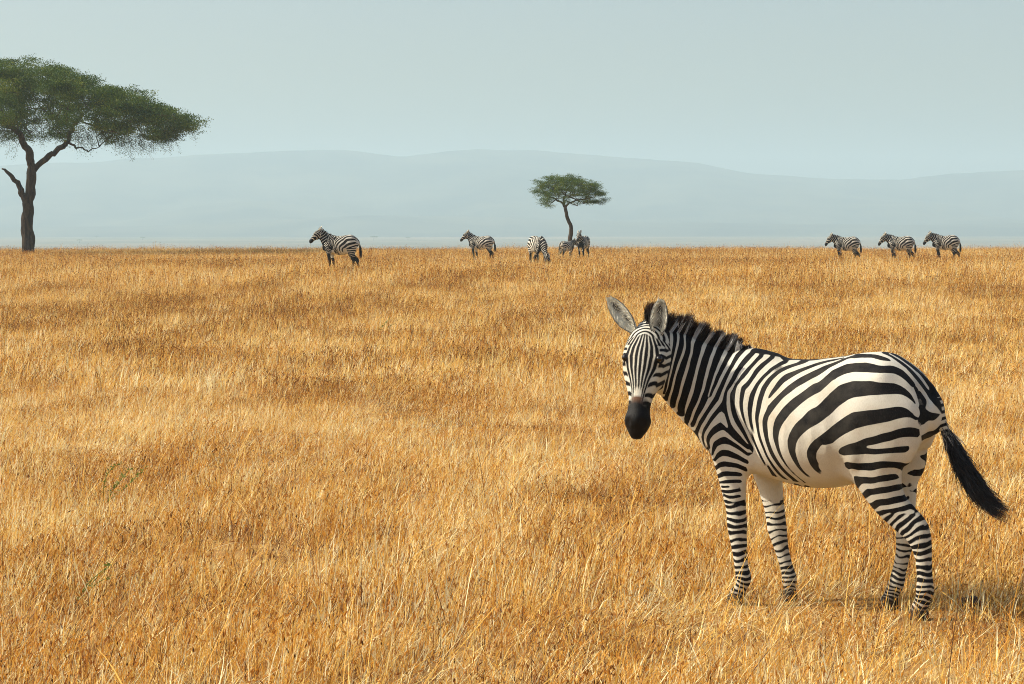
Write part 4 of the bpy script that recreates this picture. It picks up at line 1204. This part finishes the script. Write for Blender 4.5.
limbs = [([q1(28.5, 262), q1(28.5, 235), q1(28, 215), q1(31, 195), q1(32.5, 172)], [.38, .35, .35, .30, .26]),
         ([q1(32.5, 174), q1(33, 160, -.2), q1(29, 146, -.5), q1(22, 132, -.9), q1(12, 120, -1.6)], [.27, .22, .20, .16, .10]),
         ([q1(33, 173), q1(41, 163, .2), q1(55, 152, .5), q1(66, 142, .8), q1(70, 128, 1.2), q1(80, 112, 1.6)], [.20, .17, .16, .14, .12, .08]),
         ([q1(29, 205), q1(23, 192, -.2), q1(18, 180, -.3), q1(11, 173, -.4), q1(5, 169, -.5)], [.22, .17, .14, .10, .04]),
         ([q1(68, 143, .6), q1(78, 148, .9), q1(88, 150, 1.2), q1(96, 146, 1.5)], [.075, .05, .035, .02])]
rs = np.random.RandomState(12)
att_ = []
while len(att_) < 700:
    a = rs.uniform(0, 6.283); r = math.sqrt(rs.uniform(0, 1))
    x = math.cos(a)*r; y = math.sin(a)*r
    px = 32+x*(169 if x > 0 else 165); dy = y*8.0
    rr = math.hypot(x, y)
    top = np.interp(px, [-130, -60, 0, 40, 75, 100, 125, 150, 175, 203], [120, 84, 62, 58, 66, 82, 85, 94, 109, 119])+12*y*y
    bot = np.interp(px, [-130, -60, 0, 30, 75, 110, 150, 180, 203], [130, 138, 138, 128, 134, 138, 138, 134, 124])
    lump = math.sin(px*.09+dy*.8)*math.sin(px*.043-dy*.5+1)
    py = top+(bot-top)*rs.beta(1.0, 1.5)+lump*8
    if lump < -.12 and rs.rand() < .9: continue
    if py > top+2: att_.append(q1(px, py, dy))
acacia(T1, limbs, 4.0, att_, .29, 270000, 11)
# fringe of thin drooping twigs below the crown
def fringe(root, mk, spots, ln, seed, rad, size):
    rng = np.random.RandomState(seed); paths = []; C = []
    for (px, py, dy) in spots:
        p = mk(px, py, dy); d = rng.normal(0, 1, 3)*[1, 1, .3]-[0, 0, .9]; d /= np.linalg.norm(d)
        L = ln*rng.uniform(.5, 1.2); pts = [p]
        for i in range(5):
            d = d+rng.normal(0, .35, 3); d[2] -= .12; d /= np.linalg.norm(d); pts.append(pts[-1]+d*L/5)
        paths.append((pts, [rad*(1-.15*i) for i in range(6)]))
        for q in pts[1:]:
            for j in range(16): C.append(q+rng.normal(0, .11*ln, 3))
    V, F = tube_mesh(paths)
    C = np.array(C); m = len(C)
    d1 = rng.normal(size=(m, 3)); d1 /= np.linalg.norm(d1, axis=1)[:, None]
    d2 = np.cross(d1, rng.normal(size=(m, 3))); d2 /= np.linalg.norm(d2, axis=1)[:, None]
    sz = size*rng.uniform(.6, 1.3, m)[:, None]
    LV = np.stack([C-d1*sz*1.5, C+d2*sz*.6, C+d1*sz*1.5, C-d2*sz*.6], 1).reshape(-1, 3)
    crown = [c for c in root.children if c.name.startswith('crown')][0]
    me = crown.data; old = np.empty(len(me.vertices)*3); me.vertices.foreach_get('co', old); old = old.reshape(-1, 3)
    ra = np.empty(len(old)); me.attributes['rnd'].data.foreach_get('value', ra)
    n0 = len(old); n1 = n0+len(LV)
    fo = np.arange(n0).reshape(-1, 4).tolist()+(n0+np.arange(m*4).reshape(-1, 4)).tolist()
    nf = len(fo)
    fo += [[n1+q for q in f] for f in F]
    new = bpy.data.meshes.new('crown')
    new.from_pydata(np.concatenate([old, LV, V]).tolist(), [], fo)
    at = new.attributes.new('rnd', 'FLOAT', 'POINT')
    at.data.foreach_set('value', np.concatenate([ra, np.repeat(rng.uniform(0, .6, m), 4), np.zeros(len(V))]).astype(np.float32))
    new.materials.append(LEAF); new.materials.append(BARK)
    new.polygons.foreach_set('material_index', [0]*nf+[1]*(len(fo)-nf))
    new.shade_smooth(); crown.data = new; bpy.data.meshes.remove(me)


sp_ = []
for i in range(330):
    px = rs.uniform(-90, 190); yb = np.interp(px, [-130, -60, 0, 30, 75, 110, 150, 185], [134, 140, 138, 128, 138, 143, 144, 134])
    sp_.append((px, yb-rs.uniform(0, 16), rs.normal(0, 3.2)))
fringe(T1, q1, sp_, 1.15, 5, .016, .024)

# the smaller acacia in the middle
D2 = 134.0
k2 = D2/2200
gx2 = (569-512)*k2; gz2 = float(height(gx2, D2))
T2 = empty('acacia_tree', (gx2, D2, gz2))
tag(T2, 'small umbrella acacia with a thin curved trunk, two zebras at its foot', 'tree', 'lone acacia trees on the plain')


def q2(px, py, dy=0.):
    return np.array([(px-512)*k2-gx2, dy, 2+(222-py)*k2-gz2])


limbs = [([q2(569, 262), q2(570, 240), q2(571, 228), q2(567, 217), q2(565, 207)], [.17, .13, .12, .11, .10]),
         ([q2(565, 208), q2(562, 203, .1), q2(555, 199, .2), q2(545, 195, .3)], [.07, .06, .045, .03]),
         ([q2(565, 208), q2(569, 203, -.1), q2(580, 200, -.3), q2(592, 198, -.5)], [.07, .055, .045, .03]),
         ([q2(565, 209), q2(564, 198, .2), q2(568, 188, .4)], [.07, .05, .03])]
att2 = []
while len(att2) < 330:
    a = rs.uniform(0, 6.283); r = math.sqrt(rs.uniform(0, 1)); x = math.cos(a)*r; y = math.sin(a)*r
    px = 569+x*(36 if x > 0 else 35); dy = y*2.1
    top = np.interp(px, [530, 540, 552, 565, 580, 595, 605, 610], [184, 178, 175, 175, 177, 182, 187, 194])+5*y*y
    bot = np.interp(px, [530, 540, 555, 568, 585, 600, 610], [193, 205, 207, 205, 206, 207, 202])
    lump = math.sin(px*.3+dy*2)*math.sin(px*.14-dy+1)
    if lump < -.25 and rs.rand() < .8: continue
    att2.append(q2(px, top+(bot-top)*rs.beta(1, 1.5)+lump*1.5, dy))
acacia(T2, limbs, 1.7, att2, .13, 85000, 22, tipr=.009)

# tiny trees scattered on the far plain
def far_tree(first, px, py, D, sc):
    x = (px-512)/2200*D; z = float(height(x, D))
    if first is None:
        r = empty('distant_tree', (x, D, z))
        A = []
        g = np.random.RandomState(2)
        for i in range(60):
            a = g.uniform(0, 6.28); q = math.sqrt(g.rand())
            A.append(np.array([math.cos(a)*q*5, math.sin(a)*q*5, 5.2+g.uniform(0, 1.6)*(1-q*.6)]))
        acacia(r, [([np.array([0, 0, 0.]), np.array([.2, 0, 2.]), np.array([0, .2, 4.4])], [.35, .3, .22])], 12., A, .6, 6000, 33, tipr=.05)
    else:
        r = first.copy(); COL.objects.link(r); r.location = (x, D, z)
        for ch in list(first.children):
            c = ch.copy(); COL.objects.link(c); c.parent = r
    r.scale = (sc, sc, sc); r.rotation_euler = (0, 0, px)
    return r


ft = None
for px, D, sc, lab in [(374, 2750, .95, 'tiny hazy flat-topped tree far beyond the leftmost small zebra'),
                       (408, 2950, .55, 'faint speck of a tree on the hazy plain, right of another tiny tree'),
                       (143, 2900, .62, 'tiny hazy tree far off, right of the big acacia trunk'),
                       (80, 2450, .62, 'pale low tree on the far plain close to the big acacia'),
                       (97, 3300, .50, 'faint tree on the far plain, second from the big acacia trunk')]:
    t = far_tree(ft, px, 0, D, sc); ft = ft or t
    tag(t, lab, 'tree', 'tiny trees on the hazy far plain')

# ---------------------------------------------------------------- zebras
MATS = dict(coat=coat_material(), mane=hair_material(), tail=tail_material(), ear=ear_material(), eye=eye_material())
Z0 = empty('zebra', (1.65, 11.33, 0), math.atan2(math.sin(math.radians(26.5)), -math.cos(math.radians(26.5))))
tag(Z0, 'large zebra standing in the foreground, looking back at the camera with tail swung out', 'zebra', 'plains zebras')
build_zebra(Z0, 'watch', .009, 1, MATS, 10000, 900, 5500)


def place(root, px, D, heading_deg, sc=1.0, sink=0.):
    x = (px-512)/2200*D
    root.location = (x, D, float(height(x, D))-sink); root.rotation_euler = (0, 0, math.radians(heading_deg)); root.scale = (sc, sc, sc)


def herd(px, D, heading, proto, label, sc=1.0, sink=0.):
    if isinstance(proto, str):
        r = empty('zebra', (0, 0, 0)); build_zebra(r, proto, .016, 0, MATS, 1300, 0, 700)
    else:
        r = proto.copy(); COL.objects.link(r)
        for ch in list(proto.children):
            c = ch.copy(); COL.objects.link(c); c.parent = r
    place(r, px, D, heading, sc, sink)
    tag(r, label, 'zebra', 'plains zebras')
    return r


# headings: 180 = to the left
zA = herd(343, 77, 184, 'ahead', 'leftmost of the small zebras, standing alone in profile with head raised')
zB = herd(848, 108, 180, 'low', 'leftmost zebra of the three standing in a row on the right')
herd(483, 108, 172, zA, 'small zebra facing left between the lone left zebra and the grazing one', .97)
zC = herd(537, 90, -66, 'graze', 'zebra grazing with its head down in the grass left of the small acacia')
herd(566, 114, 40, zB, 'dark young zebra seen from behind at the foot of the small acacia', .76)
herd(583.5, 111, 252, zA, 'zebra facing the camera just right of the small acacia trunk', .96)
herd(902, 107, 178, zB, 'middle zebra of the three standing in a row on the right', 1.02)
herd(947, 106, 183, zB, 'rightmost zebra of the three standing in a row on the right', 1.03)
# ---------------------------------------------------------------- grass
def blades(n, rad, hmin, hmax, w, lean, segs, seed, tone, heads=0., curl=.25, bent=0., square=False):
    """one tuft of n blades; returns vertices, faces and a tone per vertex (0 dark .. 1 pale)"""
    r = np.random.RandomState(seed)
    if square: p = r.uniform(-rad, rad, (n, 2))
    else: p = r.normal(0, rad*.55, (n, 2))
    clump = r.normal(0, rad*.6, (max(3, n//9), 2))
    ci = r.randint(0, len(clump), n)
    use = r.rand(n) < .68
    p = np.where(use[:, None], clump[ci]+r.normal(0, .030, (n, 2)), p)
    h = r.uniform(hmin, hmax, n)*r.uniform(.7, 1.0, n)
    az = r.normal(0.0, .95, n)
    az = np.where(r.rand(n) < .56, r.uniform(0, 6.283, n), az)
    ln = np.abs(r.normal(lean, .30, n))+.03
    ln = np.where(r.rand(n) < .14, r.uniform(.7, 1.4, n), ln)
    if bent: ln = np.where(r.rand(n) < bent, r.uniform(.9, 1.6, n), ln)
    cv = r.normal(curl, .42, n)
    k = segs+1
    t = np.linspace(0, 1, k)
    ang = ln[:, None]+cv[:, None]*t[None]**1.3
    st = h[:, None]/segs
    dx = np.sin(ang)*st; dz = np.cos(ang)*st
    X = np.concatenate([np.zeros((n, 1)), np.cumsum(dx[:, :-1], 1)], 1); Z = np.concatenate([np.zeros((n, 1)), np.cumsum(dz[:, :-1], 1)], 1)
    ca, sa = np.cos(az)[:, None], np.sin(az)[:, None]
    C = np.stack([p[:, :1]+X*ca, p[:, 1:]+X*sa, Z-.02], 2)
    wa = r.uniform(0, 3.1416, n)
    Wd = np.stack([np.cos(wa), np.sin(wa), r.normal(0, .15, n)], 1)[:, None, :]
    prof = np.interp(t, [0, .35, .75, 1], [.75, 1, .7, .12])
    ww = (w*r.uniform(.55, 1.35, n))[:, None]*prof[None]
    ct = r.normal(0, .30, len(clump))
    tn = np.clip(tone+r.normal(0, .24, n)+np.where(use, ct[ci], 0), 0, 1)
    pale = r.rand(n) < .10
    tn = np.where(pale, r.uniform(.9, 1.15, n), tn)
    ww *= np.where(pale, 1.5, 1.0)[:, None]
    V = np.stack([C-Wd*ww[..., None]/2, C+Wd*ww[..., None]/2], 2)          # n,k,2,3
    b = (np.arange(n)*k*2)[:, None]+(np.arange(k-1)*2)[None]
    F = np.stack([b, b+1, b+3, b+2], 2).reshape(-1, 4)
    TV = np.repeat(tn[:, None], k*2, 1).reshape(-1)
    V = V.reshape(-1, 3)
    if heads > 0:
        m = np.nonzero((r.rand(n) < heads) & (h > (hmin+hmax)*.42))[0]
        L = r.uniform(.018, .045, len(m)); q = C[m, -1]; d = C[m, -1]-C[m, -2]; d /= np.linalg.norm(d, axis=1)[:, None]
        s = np.cross(d, r.normal(size=(len(m), 3))); s /= np.linalg.norm(s, axis=1)[:, None]
        wd = (w*.75+.0008)*r.uniform(.7, 1.4, len(m))
        s2 = np.cross(d, s)
        HV = []; HF = []
        for a, sd in enumerate((s, s2)):
            HV.append(np.stack([q-d*L[:, None]*.5, q+sd*wd[:, None], q+d*L[:, None]*.6, q-sd*wd[:, None]], 1).reshape(-1, 3))
        HV = np.concatenate(HV); base = len(V)
        HF = base+np.arange(len(HV)).reshape(-1, 4)
        V = np.concatenate([V, HV]); F = np.concatenate([F, HF])
        ht = np.clip(r.normal(.38, .16, len(m)), 0, 1)
        TV = np.concatenate([TV, np.repeat(np.concatenate([ht, ht]), 4)])
    return V, F, TV


def grass_material():
    m, nt, b, att, mix, rng, noise, mth = mat_nodes('dry grass')
    t = att('tone')
    ia = nt.nodes.new('ShaderNodeAttribute'); ia.attribute_type = 'INSTANCER'; ia.attribute_name = 'tint'
    v = mth('ADD', t, mth('MULTIPLY', mth('SUBTRACT', ia.outputs['Fac'], .5), .70))
    cr = nt.nodes.new('ShaderNodeValToRGB'); nt.links.new(v, cr.inputs[0])
    el = cr.color_ramp.elements
    pts = GRASS_RAMP
    el[0].position = pts[0][0]; el[0].color = (*pts[0][1], 1); el[1].position = pts[-1][0]; el[1].color = (*pts[-1][1], 1)
    for p, c in pts[1:-1]:
        e = el.new(p); e.color = (*c, 1)
    c = cr.outputs[0]
    nt.links.new(c, b.inputs['Base Color']); b.inputs['Roughness'].default_value = .55; b.inputs['Specular IOR Level'].default_value = .25
    tr = nt.nodes.new('ShaderNodeBsdfTranslucent'); nt.links.new(c, tr.inputs[0])
    mx = nt.nodes.new('ShaderNodeMixShader'); mx.inputs[0].default_value = .30
    out = [q for q in nt.nodes if q.type == 'OUTPUT_MATERIAL'][0]
    nt.links.new(b.outputs[0], mx.inputs[1]); nt.links.new(tr.outputs[0], mx.inputs[2]); nt.links.new(mx.outputs[0], out.inputs[0])
    return m


GRASS_RAMP = [(0.0, (.10, .038, .010)), (.20, (.40, .155, .026)), (.42, (.70, .355, .056)), (.62, (.80, .480, .098)), (.80, (.86, .650, .215)), (1.0, (.90, .820, .500))]
GRASS = grass_material()


def instanced(name, P, idx, rot, scl, tint, protos, label):
    lib = bpy.data.collections.new(name+' tufts')
    for i, (V, F, TV) in enumerate(protos):
        me = bpy.data.meshes.new('tuft'); me.from_pydata(V.tolist(), [], F.tolist())
        at = me.attributes.new('tone', 'FLOAT', 'POINT'); at.data.foreach_set('value', TV.astype(np.float32))
        me.materials.append(GRASS)
        o = bpy.data.objects.new('tuft %02d' % i, me); lib.objects.link(o)
    me = bpy.data.meshes.new(name); me.from_pydata(P.tolist(), [], [])
    a = me.attributes.new('idx', 'INT', 'POINT'); a.data.foreach_set('value', idx.astype(np.int32))
    for nm, arr in (('rot', rot), ('scl', scl)):
        a = me.attributes.new(nm, 'FLOAT_VECTOR', 'POINT'); a.data.foreach_set('vector', arr.astype(np.float32).reshape(-1))
    a = me.attributes.new('tint', 'FLOAT', 'POINT'); a.data.foreach_set('value', tint.astype(np.float32))
    o = bpy.data.objects.new(name, me); COL.objects.link(o)
    ng = bpy.data.node_groups.new(name, 'GeometryNodeTree')
    ng.interface.new_socket('Geometry', in_out='INPUT', socket_type='NodeSocketGeometry')
    ng.interface.new_socket('Geometry', in_out='OUTPUT', socket_type='NodeSocketGeometry')
    N = ng.nodes; Lk = ng.links
    gi = N.new('NodeGroupInput'); go = N.new('NodeGroupOutput')
    m2p = N.new('GeometryNodeMeshToPoints'); m2p.inputs['Radius'].default_value = .001
    ci = N.new('GeometryNodeCollectionInfo'); ci.inputs['Collection'].default_value = lib
    ci.inputs['Separate Children'].default_value = True; ci.inputs['Reset Children'].default_value = True
    iop = N.new('GeometryNodeInstanceOnPoints'); iop.inputs['Pick Instance'].default_value = True
    def na(nm, typ):
        n = N.new('GeometryNodeInputNamedAttribute'); n.data_type = typ; n.inputs['Name'].default_value = nm; return n.outputs['Attribute']
    Lk.new(gi.outputs[0], m2p.inputs['Mesh']); Lk.new(m2p.outputs[0], iop.inputs['Points'])
    Lk.new(ci.outputs[0], iop.inputs['Instance']); Lk.new(na('idx', 'INT'), iop.inputs['Instance Index'])
    e2r = N.new('FunctionNodeEulerToRotation'); Lk.new(na('rot', 'FLOAT_VECTOR'), e2r.inputs[0]); Lk.new(e2r.outputs[0], iop.inputs['Rotation'])
    Lk.new(na('scl', 'FLOAT_VECTOR'), iop.inputs['Scale'])
    Lk.new(iop.outputs[0], go.inputs[0])
    md = o.modifiers.new('tufts', 'NODES'); md.node_group = ng
    me.materials.append(GRASS)
    tag(o, label, 'grass', kind='stuff')
    return o


G = np.random.RandomState(77)


def scatter(y0, y1, per, margin):
    """points over the strip the view could see, jittered, denser the nearer"""
    P = []
    y = y0
    while y < y1:
        d = per(y); step = 1/math.sqrt(d)
        w = .236*y+margin
        n = int(2*w/step)
        x = np.linspace(-w, w, n)+G.uniform(-.5, .5, n)*step*1.2
        P.append(np.stack([x, y+G.uniform(-.5, .5, n)*step*1.2], 1)); y += step
    return np.concatenate(P)


def patch_noise(P, f, seed):
    r = np.random.RandomState(seed); v = 0; a = 1.
    X = P[:, 0]; Y = P[:, 1]*.75
    for o in range(4):
        for i in range(3):
            th = r.uniform(0, 6.283); ph = r.uniform(0, 6.283, 2)
            u = X*math.cos(th)+Y*math.sin(th); w = -X*math.sin(th)+Y*math.cos(th)
            v = v+a*np.sin(u*f+ph[0]+1.1*np.sin(w*f*.8+ph[1]))
        a *= .55; f *= 2.1
    return v/3


# where the zebra stands the grass is trodden down
HOOVES = [(1.16, 11.46), (2.04, 11.0), (1.50, 11.55), (1.91, 11.28)]


def make_grass(name, P, kinds, label, hs, dense=1.0):
    n = len(P)
    z = height(P[:, 0], P[:, 1])
    f1 = patch_noise(P, 1.25, 4); f2 = patch_noise(P, 3.1, 9); f3 = patch_noise(P, .25, 21)
    u = G.rand(n)
    red = 1/(1+np.exp(-(f1*2.4+f3*1.4-.3+G.normal(0, .5, n))*1.6))
    short = 1/(1+np.exp(-(f2*1.9-.7)*3.0))
    nk = len(kinds)//4                               # groups: mixed, rust heads, pale, short
    grp = np.where(u < .12+short*.72, 3, np.where(G.rand(n) < red*.8, 1, np.where(G.rand(n) < .42, 2, 0)))
    idx = grp*nk+G.randint(0, nk, n)
    hscale = hs(P)*(.82+.22*np.clip(f2, -1.2, 1.2)+G.normal(0, .17, n))
    hscale = np.where(G.rand(n) < .07, hscale*1.45, hscale)
    hscale = np.clip(hscale, .3, 1.7)
    clear = np.ones(n)
    for hi, (hx, hy) in enumerate(HOOVES):
        d2 = ((P[:, 0]-hx)/.45)**2+((P[:, 1]-hy+.30)/.60)**2
        clear = np.minimum(clear, 1-(.66 if hi == 1 else .52)*np.exp(-d2))
    hscale = hscale*clear
    s = G.uniform(.85, 1.15, n)
    rot = np.stack([G.normal(0, .05, n), G.normal(0, .05, n), G.normal(.12, .42, n)], 1)
    back = np.clip((P[:, 1]-14)/40, 0, 1)
    tint = .515-.24*(red-.35)+.09*f2-.05*back+G.normal(0, .10, n)+.07*np.clip((12.5-P[:, 1])/2.5, 0, 1)
    X, Y = P[:, 0], P[:, 1]
    tint -= .13*np.clip((Y-22)/14, 0, 1)                                        # rusty band across the middle distance
    tint += .11*np.exp(-((Y-19.5)/2.8)**2-((X+3)/5)**2)                        # bleached, trodden strip
    tint -= .20*np.exp(-((Y-12.2)/1.3)**2-((X-2.9)/.75)**2)                    # rust red clumps behind the zebra's tail
    tint -= .13*np.exp(-((Y-13.5)/1.2)**2-((X-1.2)/.9)**2)
    tint += .10*np.exp(-((Y-9.3)/.7)**2)
    dk = np.clip((patch_noise(P*[1, 1.6], 1.3, 33)-.62)/.40, 0, 1)*np.clip((30-P[:, 1])/14, 0, 1)  # hollows: occlusion shade painted into the tint, grass there also shorter
    tint = tint-.42*dk; hscale = hscale*(1-.40*dk)
    return instanced(name, np.stack([P[:, 0], P[:, 1], z], 1), idx, rot, np.stack([s, s, hscale], 1), np.clip(tint, 0, 1), kinds, label)


def kind_set(n, rad, w, segs, k, hm=1.0, sq=False):
    out = []
    for i in range(k): out.append(blades(n, rad, .16*hm, .44*hm, w, .34, segs, 100+i, .52, .22, square=sq))
    for i in range(k): out.append(blades(n, rad, .16*hm, .42*hm, w, .32, segs, 200+i, .36, .55, square=sq))
    for i in range(k): out.append(blades(n, rad, .16*hm, .50*hm, w, .38, segs, 300+i, .68, .12, square=sq))
    for i in range(k): out.append(blades(int(n*1.1), rad, .07*hm, .22*hm, w, .55, segs, 400+i, .62, .05, curl=.5, bent=.5, square=sq))
    return out


near = kind_set(260, .34, .0035, 3, 6, .65)
mid = kind_set(200, .55, .0066, 2, 4, .85)
far = kind_set(230, 1.15, .013, 1, 3, 1.0, True)
hs = lambda P: 1.0-.12*np.clip((P[:, 1]-9)/10, 0, 1)
P = scatter(7.2, 26, lambda y: 11.0 if y < 16 else 8.0, 4.5)
make_grass('grass', P, near, 'dry golden grass, each stem showing, round the foreground zebra', hs)
P = scatter(26, 62, lambda y: 4.2, 9)
make_grass('grass', P, mid, 'golden orange grass of the middle of the plain', hs)
P = scatter(62, 152, lambda y: 1.6 if y < 110 else 1.4, 22)
make_grass('grass', P, far, 'orange grass of the far plain up to the crest', lambda P: 1.12+0*P[:, 0])

# single long stalks standing out of the near grass
def stalks(n, seed):
    r = np.random.RandomState(seed); V = []; F = []; T = []
    for i in range(n):
        y = 8.2+9*r.rand()**1.5; x = r.uniform(-.25, .25)*y
        if abs(x-1.6) < 1.0 and 10.2 < y < 11.6 and r.rand() < .7: continue
        v, f, t = blades(1, .01, (.40), .85, .0034, .50, 6, seed+i, .86, 0, curl=.55)
        sh = np.array([x, y, float(height(x, y))]); F.append(f+sum(len(q) for q in V)); V.append(v+sh); T.append(t)
    return np.concatenate(V), np.concatenate(F), np.concatenate(T)


V, F, TV = stalks(750, 500)
o = mesh_obj('grass_stalks', V, F, GRASS, smooth=False, attrs={'tone': TV})
tag(o, 'long pale dry stalks arching out of the near grass', 'grass', kind='stuff')

# ---------------------------------------------------------------- green sprigs, dark clod
GREEN = leaf_material((.09, .14, .02), (.16, .21, .035), (.24, .26, .07), 'green weed leaves')


def weed(px, py, hgt, spread, n, label, seed, greens=True):
    D = 2200*2.0/(py-222)
    x = (px-512)/2200*D; z = float(height(x, D))
    root = empty('weed', (x, D, z)); r = np.random.RandomState(seed)
    paths = []; LV = []
    for i in range(3):
        d = np.array([r.normal(.8, .25)*spread, r.normal(0, .3)*spread, 1.]); d /= np.linalg.norm(d)
        pts = [np.zeros(3)]
        for j in range(6):
            d = d+r.normal(0, .12, 3)+[.05, 0, 0]; d /= np.linalg.norm(d); pts.append(pts[-1]+d*hgt/6*r.uniform(.8, 1.1))
        paths.append((pts, [.004*(1-.12*j) for j in range(7)]))
        for j in range(n):
            t = r.uniform(1.5, 6); k = int(min(t, 5.99)); p = pts[k]+(pts[min(k+1, 6)]-pts[k])*(t-k)
            a = r.normal(0, 1, 3); a[2] = abs(a[2])*.5+.2; a /= np.linalg.norm(a); s = np.cross(a, r.normal(size=3)); s /= np.linalg.norm(s)
            L = r.uniform(.020, .038); LV.append(np.stack([p, p+a*L*.5+s*L*.2, p+a*L, p+a*L*.5-s*L*.2]))
    V, F = tube_mesh(paths); mesh_obj('stem', V, F, GREEN if greens else BARK, root, attrs={'rnd': np.full(len(V), .5)})
    LV = np.concatenate(LV); m = len(LV)//4
    mesh_obj('leaves', LV, np.arange(m*4).reshape(-1, 4), GREEN, root, attrs={'rnd': np.repeat(r.uniform(0, 1, m), 4)})
    tag(root, label, 'weed', 'green weeds in the dry grass')


weed(100, 508, .42, .85, 34, 'green leafy sprig poking out of the dry grass at the left', 1)
weed(376, 332, .44, 1.5, 30, 'pale green weed standing in the grass beyond the foreground, near the middle left', 2)
weed(72, 604, .30, .9, 6, 'small green shoot low in the grass at the lower left', 3)
weed(228, 269, .9, 1.3, 8, 'thin dark weed standing near the crest between the big acacia and the lone zebra', 4)

cx, cy = (975-512)/2200*11.22, 11.22
bm = bmesh.new(); bmesh.ops.create_icosphere(bm, subdivisions=4, radius=.046)
r = random.Random(4)
for v in bm.verts:
    p = v.co*52
    k = 1+.22*math.sin(p.x*1.3+1)*math.sin(p.y*1.1)+.16*math.sin(p.z*2.3+p.x)+.05*math.sin(p.x*5+p.z*4)
    v.co = Vector((v.co.x*k*1.15, v.co.y*k, v.co.z*k*.8))
me = bpy.data.meshes.new('clod'); bm.to_mesh(me); bm.free(); me.shade_smooth()
m, nt, b, att, mix, rng, noise, mth = mat_nodes('dark earth')
nt.links.new(mix(rng(noise(30, 5), .4, .6), (.018, .012, .008), (.07, .045, .028)), b.inputs['Base Color']); b.inputs['Roughness'].default_value = .9
me.materials.append(m)
o = bpy.data.objects.new('clod', me); COL.objects.link(o); o.location = (cx, cy, .045)
tag(o, 'dark clod of earth half hidden in the grass, right of the foreground zebra', 'clod')
